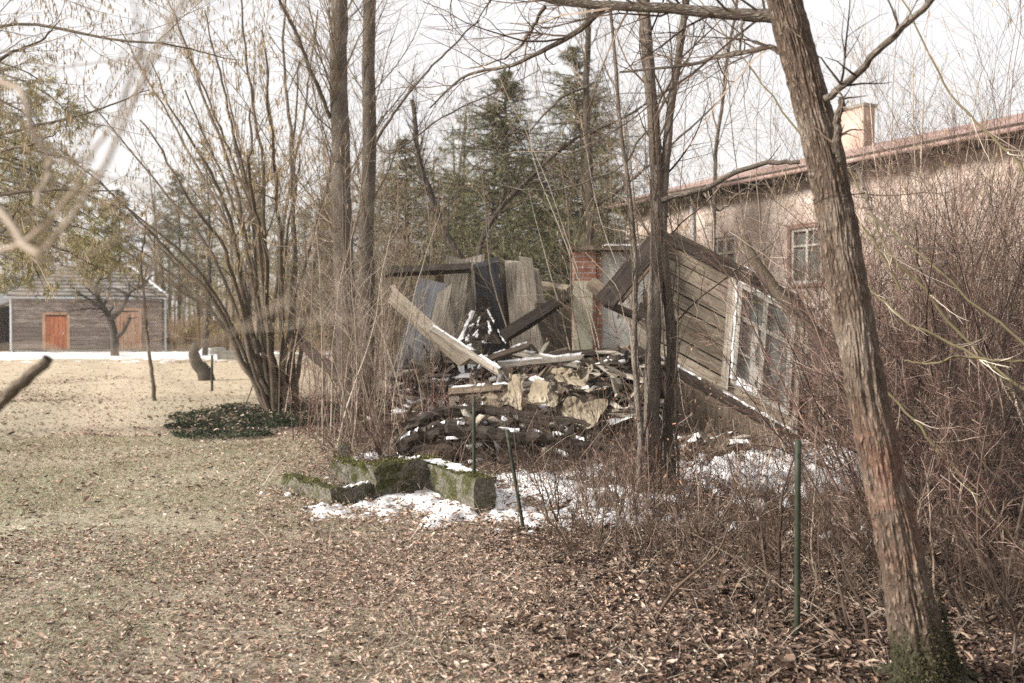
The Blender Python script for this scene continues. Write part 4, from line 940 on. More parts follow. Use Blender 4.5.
def tree(name, label, specs, mat, tmat, lv, base, group=None, sides=10, extra=None, wob=.01, kt=(.3, 1)):
    pl = Plant(name, label, 'tree', base, group)
    Pt, Rd = limbs(pl, 'trunk', mat, specs, sides=sides, K=30, wob=wob)
    if extra: 
        L_ = limbs(pl, 'limb', mat, extra, sides=6, K=30, wob=wob); Pt, Rd = np.vstack([Pt, L_[0]]), np.vstack([Rd, L_[1]])
    res = twigset(pl, 'crown', tmat, Pt, Rd, lv); pl.done(); return res
LV = lambda a, b, l1=(.15, .4), r1=.012: [dict(n=int(a * 1.5), t=(.3, 1), ang=(.35, .9), ln=l1, K=10, ratio=.35, rmax=r1, rtip=.003, wander=.1, trop=(0, 0, .06)), dict(n=b * 3, t=(.1, 1), ang=(.4, 1.0), ln=(.25, .6), K=6, ratio=.5, rtip=.0016, wander=.12)]
tree('tall_tree', 'straight grey trunk rising past the top, left of the close pair behind the shoots', [([(352, 445, 13.6), (346, 350, 13.6), (340, 200, 13.6), (337, 60, 13.7), (336, -60, 13.8), (333, -200, 14)], .16, .09)], 'bark_grey', 'twig_hazel', LV(40, 260), P(352, 445, 13.6) * [1, 1, 0], 'pair of tall straight trees', 14,
     [([(330, 120, 13.6), (312, 70, 13.4), (290, 20, 13.2), (270, -20, 13)], .03, .02)])
tree('tall_tree', 'straight brown trunk rising past the top, right of the close pair behind the shoots', [([(364, 430, 15), (364, 330, 15), (366, 200, 15), (369, 80, 15.1), (371, -60, 15.2), (374, -180, 15.5)], .13, .08)], 'bark_grey', 'twig_hazel', LV(40, 260), P(364, 430, 15) * [1, 1, 0], 'pair of tall straight trees', 14,
     [([(368, 160, 15), (400, 110, 14.8), (440, 60, 14.5), (480, 20, 14.3)], .025, .01), ([(372, 140, 15), (395, 155, 14.6), (455, 115, 14.2), (540, 70, 14)], .02, .006)])
tree('bare_tree', 'dark tree leaning left between the conifers and the tall pair', [([(485, 330, 19), (462, 260, 19), (440, 215, 19.2), (420, 160, 19.4), (412, 100, 19.6)], .10, .04)], 'bark_dark', 'twig_dark', LV(30, 160), P(485, 340, 19) * [1, 1, 0])
tree('bare_tree', 'thin upright tree between conifer and house, trunk straight to the top', [([(590, 340, 20), (588, 200, 20), (586, 80, 20.1), (590, -40, 20.2)], .10, .05)], 'bark_dark', 'twig_hazel', LV(40, 220), P(590, 345, 20) * [1, 1, 0], extra=[([(586, 210, 20), (620, 190, 19.8), (650, 165, 19.5), (720, 100, 19)], .05, .015), ([(588, 85, 20), (560, 100, 20), (520, 140, 20), (490, 150, 20)], .03, .01)])
tree('bare_tree', 'slim bare tree right of the twin stemmed one, forking against the sky', [([(716, 330, 16), (712, 200, 16), (722, 90, 16), (735, 0, 16), (740, -80, 16)], .035, .018)], 'bark_grey', 'twig_hazel', LV(16, 80), P(716, 345, 16) * [1, 1, 0])
tree('bare_tree', 'young bare tree with curved limbs in front of the conifers', [([(500, 345, 17), (480, 240, 17), (560, 150, 17), (620, 120, 17), (700, 70, 17)], .055, .012)], 'bark_dark', 'twig_dark', LV(26, 160, (.1, .25)), P(500, 350, 17) * [1, 1, 0])
tree('orchard_tree', 'crooked dark fruit tree in front of the log barn', [([(115, 358, 47), (115, 335, 47), (108, 315, 47), (98, 298, 47), (96, 285, 47), (104, 272, 47)], .20, .07), ([(110, 320, 47), (122, 308, 46.8), (130, 292, 46.5), (142, 286, 46.3), (152, 275, 46)], .13, .045), ([(116, 338, 47), (124, 330, 46.8), (130, 318, 46.6)], .12, .07)], 'bark_dark', 'twig_dark',
     [dict(n=40, t=(.3, 1), ang=(.4, 1.1), ln=(.3, .7), K=8, ratio=.45, rtip=.015, wander=.2, trop=(0, 0, .05)), dict(n=340, t=(.1, 1), ang=(.4, 1.1), ln=(.3, .8), K=6, ratio=.5, rtip=.006, wander=.16)], P(115, 358, 47) * [1, 1, 0])
tree('sapling', 'thin upright sapling standing alone on the lawn', [([(155, 401, 20.5), (150, 360, 20.5), (146, 310, 20.5), (143, 262, 20.5), (146, 215, 20.5)], .045, .012)], 'bark_hazel', 'twig_hazel', [dict(n=14, t=(.4, 1), ang=(.4, .9), ln=(.15, .3), K=7, ratio=.4, rtip=.003, wander=.1, trop=(0, 0, .1)), dict(n=50, t=(.1, 1), ang=(.4, 1.0), ln=(.3, .6), K=5, ratio=.5, rtip=.002)], P(155, 401, 20.5) * [1, 1, 0])
g = Geo(); pts = limb([(207, 384, 28), (203, 372, 28), (196, 364, 28), (193, 351, 28), (196, 344, 28)], 16, .01)[None]; g.tubes(pts, taper(pts, .24, .10), 10, .15, cap=True); tag(g.build('bent_stump', 'bark_dark', None, tuple(pts[0][0]), True), 'bent dark stump on the lawn left of the hazel', 'stump')
g = Geo(); pts = limb([(352, 445, 16.8), (340, 385, 16.6), (305, 345, 17.2), (292, 330, 17)], 16, .02)[None]*1.0; g.tubes(pts, taper(pts, .12, .07), 10, .1, cap=True); tag(g.build('slanting_tree', 'bark_dark', None, tuple(pts[0][0]), True), 'short dark trunk leaning left behind the shoots beside the hazel', 'tree')

# ------------------------------------------------------------------ hazel clump (left)
pl = Plant('hazel_shrub', 'large many stemmed hazel fanning out over the dark green patch', 'shrub', P(278, 412, 17.5) * [1, 1, 0])
spec = []
ends = [(60, 150), (85, 95), (100, 180), (120, 30), (150, 60), (165, -10), (185, 90), (205, 10), (222, 60), (240, -20), (262, 30), (285, -30), (300, 60), (318, 10), (345, 90), (372, 130), (330, 180), (210, 180), (140, 120), (250, 110), (120, 210), (90, 230), (75, 200), (180, 30), (232, 130), (300, 150)]
for i, (ex, ey) in enumerate(ends):
    bx = 278 + (ex - 220) * .06 + R.normal() * 6; D0 = 17.5 + R.normal() * .12; D1 = 17.5 + R.normal() * 1.6
    mx = bx + (ex - bx) * .34; my = 412 + (ey - 412) * .52 
    spec.append(([(bx, 412 + R.normal() * 2, D0), ((bx * 2 + mx) / 3 - 2, 412 + (my - 412) * .38, D0), (mx, my, (D0 + D1) / 2), (mx + (ex - mx) * .5, my + (ey - my) * .52, D1), (ex, ey, D1)], R.uniform(.034, .062), R.uniform(.008, .015)))
Pt, Rd = limbs(pl, 'stem', 'bark_hazel', spec, sides=8, K=30, wob=.018)
o2 = twigset(pl, 'twigs', 'twig_hazel', Pt, Rd, [dict(n=230, t=(.35, 1), ang=(.3, .9), ln=(.15, .5), K=10, ratio=.45, rmax=.014, rtip=.003, wander=.08, trop=(0, 0, .06)), dict(n=1900, t=(.2, 1), ang=(.35, .9), ln=(.25, .7), K=6, ratio=.5, rtip=.0018, wander=.12)])
def catkins(pl, Pt, n, ln=(.03, .07), w=.005):
    N, K0, _ = Pt.shape; i = R.integers(0, N, n); k = R.integers(1, K0, n); S = Pt[i, k]; pts = grow(S, np.tile([0, 0, -1.], (n, 1)) + R.normal(0, .15, (n, 3)), R.uniform(*ln, n), 3, .05); pl.geo('catkins', 'catkin').tubes(pts, np.tile([w * .5, w, w * .4], (n, 1)), 4)
catkins(pl, o2[1][0], 3800, (.05, .11), .007)
pl.done()
# small shoots in front of it and left sky branches from further shrubs
def shrub(name, label, px, py, n, h, spread, mat, tmat, r0=.012, tw=120, tw2=500, mul=1, group=None, lean=(0, 0), wander=.06, cat=0, D=None, tcat='shrub', trop=(0, 0, .03), br=.25, tip=.0012, t2r=(.0008)):
    tw = int(tw * 1.5 * mul); tw2 = int(tw2 * 2.2 * mul); D = D or CH * F / (py - HOR); b = P(px, py, D); b[2] = float(gz(b[0], b[1]))
    pl = Plant(name, label, tcat, b, group)
    S = b + np.stack([R.normal(0, br, n), R.normal(0, br, n), np.full(n, -.03)], 1)
    Dn = np.stack([R.normal(0, spread, n) + lean[0], R.normal(0, spread, n) + lean[1], np.ones(n)], 1)
    Pt = grow(S, Dn, h * R.uniform(.55, 1.15, n), 16, wander, trop); Rd = taper(Pt, r0 * R.uniform(.6, 1.2, n), tip * 1.5)
    pl.geo('stem', mat).tubes(Pt, Rd, 5)
    o = twigset(pl, 'twigs', tmat, Pt, Rd, [dict(n=tw, t=(.15, 1), ang=(.3, .9), ln=(.2, .5), K=8, ratio=.5, rmax=.006, rtip=tip, wander=.1, trop=trop), dict(n=tw2, t=(.1, 1), ang=(.35, 1.0), ln=(.25, .65), K=5, ratio=.6, rtip=tip * .8, wander=.13)])
    if cat: catkins(pl, o[1][0], cat)
    pl.done(); return pl
shrub('shoot_clump', 'pale straight shoots rising in front of the tall pair of trunks', 362, 452, 30, 3.4, .13, 'twig_pale', 'twig_pale', .012, 120, 500, br=.3)
shrub('shoot_clump', 'pale shoots leaning right at the left corner of the ruin', 400, 448, 18, 2.2, .2, 'twig_pale', 'twig_pale', .009, 80, 320, lean=(.15, 0))
shrub('shoot_clump', 'brown low thicket of shoots between hazel and pale shoots', 335, 440, 40, 1.7, .3, 'twig_rose', 'twig_rose', .008, 160, 800, br=.5)
shrub('shoot_clump', 'tall loose tan shoots with hanging catkins behind the pale shoots', 400, 420, 24, 4.6, .22, 'twig_hazel', 'twig_hazel', .016, 160, 800, cat=1500, D=16.5, lean=(-.02, 0))
shrub('shoot_clump', 'reddish brambles in front of the dark sunken heap', 440, 462, 60, 1.0, .4, 'twig_rose', 'twig_rose', .006, 160, 700, br=.5)
shrub('shoot_clump', 'reddish brambles around the leaning green post', 520, 455, 60, .95, .45, 'twig_brown', 'twig_rose', .006, 160, 700, br=.55)
shrub('shoot_clump', 'brown brambles at the feet of the twin stemmed tree', 640, 515, 45, .7, .3, 'twig_brown', 'twig_rose', .007, 120, 450, br=.3)
shrub('shoot_clump', 'brown shoots between the dark heap of laths and the twin trunks', 600, 475, 36, .95, .35, 'twig_brown', 'twig_brown', .006, 90, 320, br=.35)
shrub('shoot_clump', 'fine brown shoots against the base boards of the log wall', 705, 500, 40, .6, .32, 'twig_rose', 'twig_brown', .006, 120, 450, br=.5)
shrub('shoot_clump', 'tangled shoots before the paned window', 790, 490, 14, 1.5, .3, 'twig_pale', 'twig_rose', .007, 50, 200, br=.5)
shrub('shoot_clump', 'low bare brush over the snow bank behind the nearest post', 720, 540, 60, .5, .7, 'twig_brown', 'twig_rose', .005, 120, 420, br=.5)
shrub('shoot_clump', 'low bare brush right of the nearest post', 830, 550, 60, .55, .65, 'twig_brown', 'twig_brown', .005, 130, 480, br=.5)
shrub('shoot_clump', 'slim dark shoots standing alone right of the leaning post', 560, 530, 9, .75, .4, 'twig_dark', 'twig_dark', .007, 24, 60, br=.12)
shrub('shoot_clump', 'few dark seedlings in the litter left of the twin tree', 655, 560, 10, .6, .35, 'twig_dark', 'twig_brown', .005, 24, 60, br=.3)
# thicket at the right
TH_ = [(915, 470, 3.3, 'twig_rose', 'dense rosy twigs directly behind the big trunk'), (950, 480, 3.6, 'twig_rose', 'rosy brush between big trunk and house eaves'), (985, 500, 3.3, 'twig_brown', 'brown bush before the house at the right edge'),
       (1040, 530, 3.0, 'twig_dark', 'dark stemmed bush cut by the right edge'), (960, 540, 2.2, 'twig_rose', 'rosy bush of slanting rods right of the big trunk'), (1040, 590, 1.7, 'twig_dark', 'dark arching rods low at the right edge'),
       (925, 510, 2.8, 'twig_dark', 'dark upright rods close behind the big trunk'), (875, 430, 3.0, 'twig_rose', 'far rosy brush between pole and big trunk'), (1060, 480, 4.2, 'twig_rose', 'tall far rosy brush reaching over the eaves at the right'), (940, 620, 1.1, 'twig_brown', 'short brown brush at the foot of the thicket'),(1000, 600, 1.6, 'twig_brown', 'brown knee high brush right of the mossy foot')]
for i, (px, py, h, m, lb) in enumerate(TH_):
    shrub('thicket_shrub', lb, px, py, 30, h, .42, m, 'twig_rose' if i % 2 == 0 else m, .011, 240, 1900, group='shrubs of the right hand thicket', lean=(-.05, 0), br=.42, wander=.09)
for i, (px, py, h, lx) in enumerate(((935, 530, 2.2, -.1), (960, 500, 3.0, .5), (1025, 540, 2.6, -.6), (1060, 510, 3.2, -.4), (940, 560, 1.8, .8), (1000, 470, 3.6, -.3))):
    shrub('cane_shrub', ('dark arching canes just right of the big trunk', 'dark arching canes leaning out of the thicket to the right', 'tangled dark canes crossing low at the right edge', 'tall dark canes bent over at the right edge', 'short dark canes arching right beside the mossy foot', 'tall dark canes before the house wall')[i], px, py, 11, h, .5, 'twig_dark', 'twig_dark', .015, 50, 160, group='dark canes of the right hand thicket', lean=(lx, 0), wander=.13, trop=(0, 0, -.01), tip=.002)
# long slanting rods
pl = Plant('fallen_sapling', 'long greenish rods slanting down right through the thicket', 'sapling', P(1060, 480, 6) * [1, 1, 0])
Pt, Rd = limbs(pl, 'stem', 'twig_olive', [([(866, 280, 6.5), (900, 320, 6.2), (960, 350, 6.0), (1060, 410, 5.6)], .006, .012), ([(868, 212, 6.6), (930, 265, 6.3), (1000, 330, 6.0), (1060, 372, 5.8)], .005, .010), ([(905, 362, 5.9), (960, 360, 5.7), (1060, 357, 5.5)], .006, .009),
     ([(850, 170, 7), (890, 250, 6.6), (930, 300, 6.4), (1050, 430, 6)], .005, .012), ([(700, 0, 7.5), (760, 80, 7), (840, 190, 6.6), (900, 290, 6.4)], .004, .009), ([(900, 0, 7), (945, 90, 6.8), (1010, 160, 6.5), (1060, 230, 6.3)], .005, .010), ([(880, 380, 6.0), (930, 440, 5.8), (1000, 520, 5.6), (1060, 570, 5.5)], .007, .014)], sides=6, wob=.008)
twigset(pl, 'twigs', 'twig_pale', Pt, Rd, [dict(n=70, t=(.1, 1), ang=(.3, .9), ln=(.15, .4), K=8, ratio=.6, rtip=.0015, wander=.1, trop=(0, 0, .05)), dict(n=200, t=(.1, 1), ang=(.4, 1), ln=(.2, .5), K=5, ratio=.6, rtip=.0012)])
pl.done()

for px, D, h, lb in ((760, 13, 5.2, 'thin tall shoots before the house left of the big trunk'), (905, 11, 5.4, 'thin tall shoots rising over the chimney'), (985, 10, 5.6, 'thin tall shoots rising over the eaves at the right edge'), (590, 14, 5.5, 'thin tall shoots behind the plastered chimney')):
    shrub('tall_shoots', lb, px, 500, 14, h, .2, 'twig_pale', 'twig_hazel', .012, 130, 700, D=D, br=.5, cat=300, group='tall thin shoots', tip=.0015)

pl = Plant('bare_tree', 'bare catkin bearing tree standing off the left edge, branches over the lawn', 'tree', P(-230, 460, 14) * [1, 1, 0])
spec = [([(-230, 470, 14), (-225, 300, 14), (-200, 100, 14), (-190, -100, 14)], .14, .07)]
for ex, ey, my in ((150, 90, 130), (120, 190, 190), (60, 20, 60), (200, -20, -10), (100, 270, 230), (240, 60, 20), (60, 130, 150), (20, 200, 230)):
    spec.append(([(-222, 250 + ey * .3, 14), (-100, (250 + my) / 2, 13.6), (-10, my + 5, 13.3 + R.normal() * .5), (ex * .6, (my + ey) / 2, 13 + R.normal() * .6), (ex, ey, 13)], .04, .006))
Pt, Rd = limbs(pl, 'trunk', 'bark_hazel', spec, sides=8, K=30, wob=.012)
o3 = twigset(pl, 'crown', 'twig_hazel', Pt[1:], Rd[1:], [dict(n=170, t=(.25, 1), ang=(.3, .9), ln=(.15, .4), K=9, ratio=.45, rmax=.010, rtip=.002, wander=.1, trop=(0, 0, .02)), dict(n=1300, t=(.1, 1), ang=(.35, 1.0), ln=(.25, .6), K=6, ratio=.5, rtip=.0015, wander=.12)])
catkins(pl, o3[1][0], 4500, (.04, .09), .006); pl.done()
shrub('tall_shoots', 'fine grey shoots between hazel and tall pair reaching the sky', 318, 440, 12, 6.0, .2, 'twig_hazel', 'twig_hazel', .018, 90, 500, D=19, br=.8, cat=1200, group='tall thin shoots', tip=.002)
# undergrowth that nobody could count
g = Geo()
def scatter_canes(g, n, d0, d1, p0, p1, L, dens=None, rad=.0035, flat=.5):
    x, y = wedge(n, d0, d1, p0, p1)
    if dens is not None: k = R.random(n) < dens(x, y); x, y = x[k], y[k]
    n = len(x); S = np.stack([x, y, gz(x, y)], 1); Dn = np.stack([R.normal(0, 1, n), R.normal(0, 1, n), R.uniform(flat, flat + 1.4, n)], 1)
    Pt = grow(S, Dn, R.uniform(*L, n), 7, .14, (0, 0, -.04)); Rd = taper(Pt, rad, rad * .35); g.tubes(Pt, Rd, 3)
    q = kids(Pt, Rd, int(n * 2.0), (.1, 1), (.4, 1.0), (.2, .6), 4, .7, .001, .12); g.tubes(*q, 3)
scatter_canes(g, 2700, 6.6, 11, 540, 1100, (.2, .6)); scatter_canes(g, 1700, 9.2, 14, 330, 620, (.25, .8)); scatter_canes(g, 500, 5.2, 7, 700, 1100, (.15, .6)); scatter_canes(g, 700, 13.5, 18, 840, 1150, (.6, 1.8), rad=.005)
tag(g.build('undergrowth', 'twig_brown'), 'tangle of bare brown canes around the ruin', 'undergrowth', kind='stuff')
g = Geo(); scatter_canes(g, 900, 4.2, 7, 350, 1050, (.05, .3), rad=.002, flat=.0); scatter_canes(g, 700, 7, 12, 250, 1050, (.1, .4), rad=.003, flat=.0); tag(g.build('fallen_twigs', 'twig_pale'), 'loose twigs scattered over the leaf litter', 'twigs', kind='stuff')
# a few dead leaves caught in the thicket
g = Geo(); n = 2600; x, y = wedge(n, 7, 12, 600, 1060); leaves_geo(g, np.stack([x, y, gz(x, y) + np.abs(R.normal(0, .5, n))], 1), R.uniform(.02, .045, n), 1.0); tag(g.build('dead_leaves', 'dead_leaf'), 'withered leaves hanging in the brush', 'leaves', kind='stuff')

# periwinkle patch
n = 34000; a = R.uniform(0, 2 * PI, n); q = np.sqrt(R.random(n)); c = P(276, 415, 17.2); x = c[0] + 1.6 * q * np.cos(a) * (1 + .15 * np.sin(3 * a)); y = 16.6 + 3.1 * q * np.sin(a) * (1 + .12 * np.sin(4 * a + 1)); k = fbm(x, y, .5, 4) + R.normal(0, .05, n) > .22 + .36 * q ** 2; x, y = x[k], y[k]
g = Geo(); hgt = (fbm(x, y, .3, 3)) * .16; leaves_geo(g, np.stack([x, y, gz(x, y) + hgt * R.uniform(.5, 1, len(x))], 1), R.uniform(.03, .06, len(x)), .8)
ml = R.integers(0, len(x), 900); g3 = Geo(); leaves_geo(g3, np.stack([x[ml], y[ml], gz(x[ml], y[ml]) + .10 + R.uniform(0, .05, 900)], 1), R.gamma(6, 1 / 6, 900) * .05); tag(g3.build('leaf_litter', 'litter'), 'brown leaves caught on the evergreen patch', 'leaf litter', kind='stuff')
tag(g.build('ground_cover', 'ivy_green'), 'dark evergreen ground cover patch around the hazel', 'ground cover', kind='stuff')

# ------------------------------------------------------------------ conifers
def conifer(name, label, px, D, top_px_y, base_w, mat, dens=1.0, bare=.12, group=None, droop=.25, blade=(.07, .15), low=0.0, tw=.006, rt=None, lean=0):
    b = P(px, HOR + CH * F / D, D); top = P(px + lean, top_px_y, D); H = top[2] - b[2]; pl = Plant(name, label, 'conifer', b * [1, 1, 0], group)
    tr = spline([b * [1, 1, 0], (b * [1, 1, 0] + top) / 2 + [R.normal() * .1, 0, 0], top], 20)[None]; Rd = taper(tr, rt or H * .014, .01); pl.geo('trunk', 'bark_dark').tubes(tr, Rd, 8, .1)
    nb = int(210 * dens); f = bare + (1 - bare) * R.random(nb) ** .85; S = b * [1, 1, 0] + (top - b * [1, 1, 0]) * f[:, None]; az = R.uniform(0, 2 * PI, nb)
    ln = base_w * (1 - f) ** .8 * R.uniform(.35, 1.25, nb) + .15
    Dn = np.stack([np.cos(az), np.sin(az), .25 - .35 * (1 - f) + R.normal(0, .26, nb)], 1)
    B = grow(S, Dn, ln, 8, .07, (0, 0, -droop * .12)); pl.geo('trunk', 'bark_dark').tubes(B, taper(B, .02, .005), 4)
    sb = kids(B, taper(B, .012, .004), int(nb * 9), (.15, 1), (.5, 1.1), (.18, .42), 5, .5, .003, .1, (0, 0, -droop * .3)); g = pl.geo('crown', mat); g.tubes(sb[0], sb[1], 3)
    blades(g, sb[0], int(nb * 9 * 11 * dens ** 0), blade, (tw, tw * 2.2), .85, .25); blades(g, B, nb * 26, blade, (tw, tw * 2.2), .85, .2, (.3, 1)); pl.done()
conifer('spruce', 'pointed dark spruce standing centre behind the ruin', 505, 30, 72, 5.6, 'needle_dark', 2.6, .10)
conifer('spruce', 'broad spruce with two bare leader stems right of the pointed one', 575, 29, 48, 5.0, 'needle_dark', 2.4, .10)
conifer('spruce', 'olive spruce filling the gap behind the tall pair', 405, 33, 140, 5.2, 'needle_olive', 2.2, .1)
conifer('spruce', 'low olive spruce behind the standing boards', 455, 36, 180, 5.0, 'needle_olive', 1.9, .06)
conifer('spruce', 'thin dark spruce left of the tall pair', 335, 38, 170, 3.6, 'needle_olive', 1.2, .15)
conifer('spruce', 'short spruce hiding the house corner', 608, 38, 150, 3.4, 'needle_olive', .9, .08)
conifer('larch', 'tan half bare larch seen through the hazel', 250, 42, 150, 3.0, 'needle_yellow', .7, .2)
conifer('larch', 'tan half bare larch right of the barn', 205, 48, 140, 3.6, 'needle_olive', .8, .25)
pl = Plant('pine', 'yellow green pine at the left edge, boughs hanging over the log barn', 'pine', P(-150, 420, 20) * [1, 1, 0])
spec = [([(-150, 430, 20), (-150, 300, 20), (-145, 100, 20), (-140, -120, 20)], .16, .06)]
for k in range(28):
    yy = R.uniform(165, 252) if k > 7 else R.uniform(70, 170); ex = R.uniform(10, 128) - max(0, (150 - yy)) * .45; dd = 19 + R.normal() * 1.2
    spec.append(([(-148, yy - 40, 20), (-60, yy - 30, 19.5), (ex * .4, yy, dd), (ex, yy + R.uniform(15, 45), dd)], .035, .006))
Pt, Rd = limbs(pl, 'trunk', 'bark_dark', spec, sides=7, K=26, wob=.012)
q1 = kids(Pt[1:], Rd[1:], 620, (.45, 1), (.4, 1.1), (.10, .25), 7, .4, .003, .1, (0, 0, -.05)); q2 = kids(*q1, 2400, (.1, 1), (.4, 1), (.3, .6), 5, .5, .002, .1, (0, 0, -.05))
gg = pl.geo('crown', 'needle_yellow'); gg.tubes(*q1, 3); gg.tubes(*q2, 3); blades(gg, q2[0], 42000, (.05, .11), (.005, .011), .8, .2); pl.done()
conifer('pine', 'tall olive pine left of the barn', 30, 64, 80, 5.0, 'needle_olive', 1.2, .2, droop=.4, tw=.012, blade=(.12, .25))
conifer('pine', 'olive pine standing behind the barn roof', 120, 66, 190, 4.5, 'needle_olive', .9, .2, tw=.012, blade=(.12, .25))
conifer('pine', 'olive pine behind the fence right of the barn', 178, 70, 170, 4.5, 'needle_olive', .8, .28, tw=.012, blade=(.12, .25))
# wood behind: trunks one can tell apart
kinds = [('pine_tree', 'tall dark trunked pine in the wood beyond the lawn', 'bark_dark', 'needle_olive'), ('birch_tree', 'pale bare tree in the wood beyond the lawn', 'bark_hazel', 'twig_hazel')]
for i in range(46):
    px = 150 + (470 * (i + .5) / 46) + R.normal() * 6; D = R.uniform(55, 100) if px < 330 else R.uniform(42, 80); kd = kinds[i % 2]; b = P(px, 400, D) * [1, 1, 0]; H = R.uniform(7, 14)
    if px < 175: D = max(D, 66)
    pl = Plant(kd[0], kd[1], 'tree', b, 'trees of the wood beyond the lawn')
    T = grow([b], [[R.normal() * .04, 0, 1]], [H], 14, .02); Rt = taper(T, R.uniform(.10, .2), .03); pl.geo('trunk', kd[2]).tubes(T, Rt, 7, .1)
    k1 = kids(T, Rt, 30, (.25 if i % 2 else .4, 1), (.5, 1.2), (.15, .32), 7, .4, .012, .12, (0, 0, .03)); pl.geo('crown', kd[3]).tubes(*k1, 3)
    k2 = kids(*k1, 160, (.1, 1), (.4, 1), (.3, .7), 5, .5, .006, .12); pl.geo('crown', kd[3]).tubes(*k2, 3)
    if i % 2 == 0: blades(pl.geo('crown', kd[3]), k2[0], 2200, (.15, .32), (.012, .03), .9, .1)
    pl.done()
g = Geo(); n = 2600; px = R.uniform(-250, 1300, n); y = R.uniform(95, 150, n); x = (px - 512) / F * y; T = grow(np.stack([x, y, 0 * x], 1), np.tile([0, 0, 1.], (n, 1)), R.uniform(4, 10, n), 6, .05); g.tubes(T, taper(T, .13, .03), 3)
q = kids(T, taper(T, .06, .03), 9000, (.2, 1), (.5, 1.2), (.15, .35), 4, .6, .02, .12); g.tubes(*q, 3); blades(g, q[0], 26000, (.3, .8), (.05, .12), .8, .1)
tag(g.build('far_woods', 'twig_hazel'), 'distant brown woods along the horizon', 'woods', kind='stuff')
g = Geo(); n = 9000; x = R.uniform(-22, 6, n); y = R.uniform(59, 75, n); T = grow(np.stack([x, y, 0 * x], 1), np.tile([0, 0, 1.], (n, 1)) + R.normal(0, .15, (n, 3)), R.uniform(.8, 2.2, n), 4, .06); g.tubes(T, taper(T, .02, .008), 3)
tag(g.build('reeds', 'reed_tan'), 'tan dry reeds beyond the fence and lawn', 'reeds', kind='stuff')

# ------------------------------------------------------------------ near branches, left (out of focus)
pl = Plant('foreground_tree', 'blurred pale branches of a near tree reaching in from the left edge', 'tree', (-2.2, 1.9, 0))
Pt, Rd = limbs(pl, 'limb', 'twig_pale', [([(-220, 60, 1.9), (-60, 150, 1.5), (20, 245, 1.3), (60, 215, 1.25), (150, 60, 1.2), (200, -40, 1.2)], 0.00620, 0.00186), ([(-150, 260, 1.7), (-20, 265, 1.5), (40, 232, 1.4), (110, 130, 1.3), (150, 20, 1.3)], 0.00496, 0.00155),
    ([(-40, 60, 1.6), (20, 92, 1.5), (40, 140, 1.5), (52, 162, 1.5), (95, 160, 1.5)], 0.00496, 0.00186), ([(-200, 350, 1.3), (0, 345, 1.1), (100, 350, 1.05), (200, 335, 1.0), (290, 300, 1.0)], 0.00136, 0.00050), ([(-60, 330, 1.2), (30, 300, 1.2), (120, 240, 1.1), (220, 200, 1.1)], 0.00136, 0.00050),
    ([(-40, 440, 1.2), (60, 420, 1.1), (140, 380, 1.1), (250, 345, 1.1)], 0.00099, 0.00037), ([(52, 162, 1.5), (50, 175, 1.5), (44, 190, 1.45), (38, 205, 1.4)], 0.00434, 0.00248), ([(-30, 40, 2.2), (60, 60, 2.2), (160, 55, 2.2), (230, 100, 2.2)], 0.00186, 0.00062)], sides=6, wob=.003)
twigset(pl, 'twigs', 'twig_pale', Pt, Rd, [dict(n=44, t=(.3, 1), ang=(.3, .9), ln=(.15, .4), K=8, ratio=.6, rmax=.002, rtip=.0006, wander=.1)])
limbs(pl, 'limb', 'bark_hazel', [([(-120, 520, 2.3), (-20, 428, 2.25), (10, 396, 2.2), (48, 358, 2.2)], .019, .012)], sides=10, wob=.002)
pl.done()

# ------------------------------------------------------------------ haze volume added to veil the distance
hm = bpy.data.materials.new('haze'); hm.use_nodes = True; hm.node_tree.nodes.clear(); MATS['haze'] = hm
ho = hm.node_tree.nodes.new('ShaderNodeOutputMaterial'); hv = hm.node_tree.nodes.new('ShaderNodeVolumePrincipled'); hv.inputs['Density'].default_value = .0006; hv.inputs['Color'].default_value = (1, .96, .90, 1); hv.inputs['Anisotropy'].default_value = .2
hm.node_tree.links.new(hv.outputs[0], ho.inputs['Volume'])
V = np.array([(x, y, z) for z in (-1.2, 26.0) for x, y in ((-230, -60), (230, -60), (230, 180), (-230, 180))], float)
o = make('haze', V, [3, 2, 1, 0, 4, 5, 6, 7, 0, 1, 5, 4, 1, 2, 6, 5, 2, 3, 7, 6, 3, 0, 4, 7], [4] * 6, 'haze'); tag(o, 'thin pale haze added to veil the distance over lawn and trees', 'haze', kind='stuff')

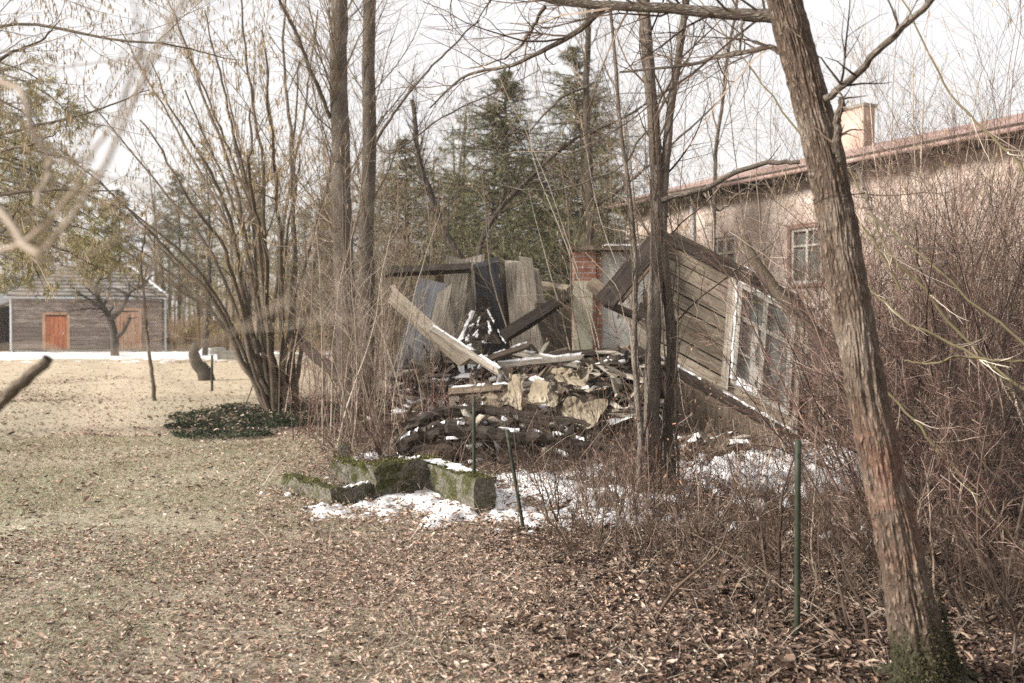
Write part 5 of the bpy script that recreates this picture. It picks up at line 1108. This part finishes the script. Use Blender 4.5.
# ------------------------------------------------------------------ light, sky, camera
SE, SR = math.radians(28), math.radians(-104)      # low sun, to the left
w = bpy.data.worlds.new('World'); sc.world = w; w.use_nodes = True; nt = w.node_tree; nt.nodes.clear()
out = nt.nodes.new('ShaderNodeOutputWorld'); bg = nt.nodes.new('ShaderNodeBackground'); sky = nt.nodes.new('ShaderNodeTexSky')
sky.sky_type = 'NISHITA'; sky.sun_disc = False; sky.sun_elevation = SE; sky.sun_rotation = SR; sky.dust_density = 4; sky.air_density = 1.0; sky.ozone_density = 1
mx = nt.nodes.new('ShaderNodeMix'); mx.data_type = 'RGBA'; mx.inputs[0].default_value = .86
tc = nt.nodes.new('ShaderNodeTexCoord'); nz = nt.nodes.new('ShaderNodeTexNoise'); nz.inputs['Scale'].default_value = 1.6; nz.inputs['Detail'].default_value = 4
rp = nt.nodes.new('ShaderNodeValToRGB'); rp.color_ramp.elements[0].position = .3; rp.color_ramp.elements[0].color = (.88, .85, .84, 1); rp.color_ramp.elements[1].position = .7; rp.color_ramp.elements[1].color = (.97, .94, .92, 1)
sc_ = nt.nodes.new('ShaderNodeVectorMath'); sc_.operation = 'SCALE'; sc_.inputs['Scale'].default_value = 5.7
nt.links.new(tc.outputs['Generated'], nz.inputs[0]); nt.links.new(nz.outputs[0], rp.inputs[0]); nt.links.new(rp.outputs[0], sc_.inputs[0])
nt.links.new(sky.outputs[0], mx.inputs[6]); nt.links.new(sc_.outputs[0], mx.inputs[7]); nt.links.new(mx.outputs[2], bg.inputs[0]); bg.inputs[1].default_value = .10; nt.links.new(bg.outputs[0], out.inputs[0])
sl = bpy.data.lights.new('sun', 'SUN'); sl.energy = 4.2; sl.angle = math.radians(14); sl.color = (1, .945, .87); so = bpy.data.objects.new('sun', sl); COL.objects.link(so)
# sun direction: rotation measured from +Y toward +X for the sky texture
dv = Vector((math.sin(SR) * math.cos(SE), math.cos(SR) * math.cos(SE), math.sin(SE))); so.rotation_euler = dv.to_track_quat('Z', 'Y').to_euler()
for o in COL.objects:
    if o.parent is None and 'category' in o and 'kind' not in o: o['kind'] = 'thing'
cam = bpy.data.cameras.new('camera'); cam.sensor_width = 36; cam.lens = F / 1024 * 36; cam.clip_end = 5000; cam.clip_start = .05
cam.dof.use_dof = True; cam.dof.focus_distance = 7.0; cam.dof.aperture_fstop = 2.6
co = bpy.data.objects.new('camera', cam); COL.objects.link(co); co.location = (0, 0, CH); co.rotation_euler = (PI / 2 - PITCH, 0, 0); sc.camera = co
sc.view_settings.view_transform = 'Standard'; sc.view_settings.look = 'None'; sc.view_settings.gamma = 1; sc.view_settings.exposure = 1.08
sc.render.engine = 'CYCLES'; sc.cycles.max_bounces = 5; sc.cycles.volume_bounces = 0; sc.cycles.sample_clamp_indirect = 1.5; sc.cycles.sample_clamp_direct = 8; sc.cycles.caustics_reflective = False; sc.cycles.caustics_refractive = False; sc.cycles.diffuse_bounces = 3; sc.cycles.use_denoising = False
try: sc.cycles.denoiser = 'OPENIMAGEDENOISE'
except Exception: pass
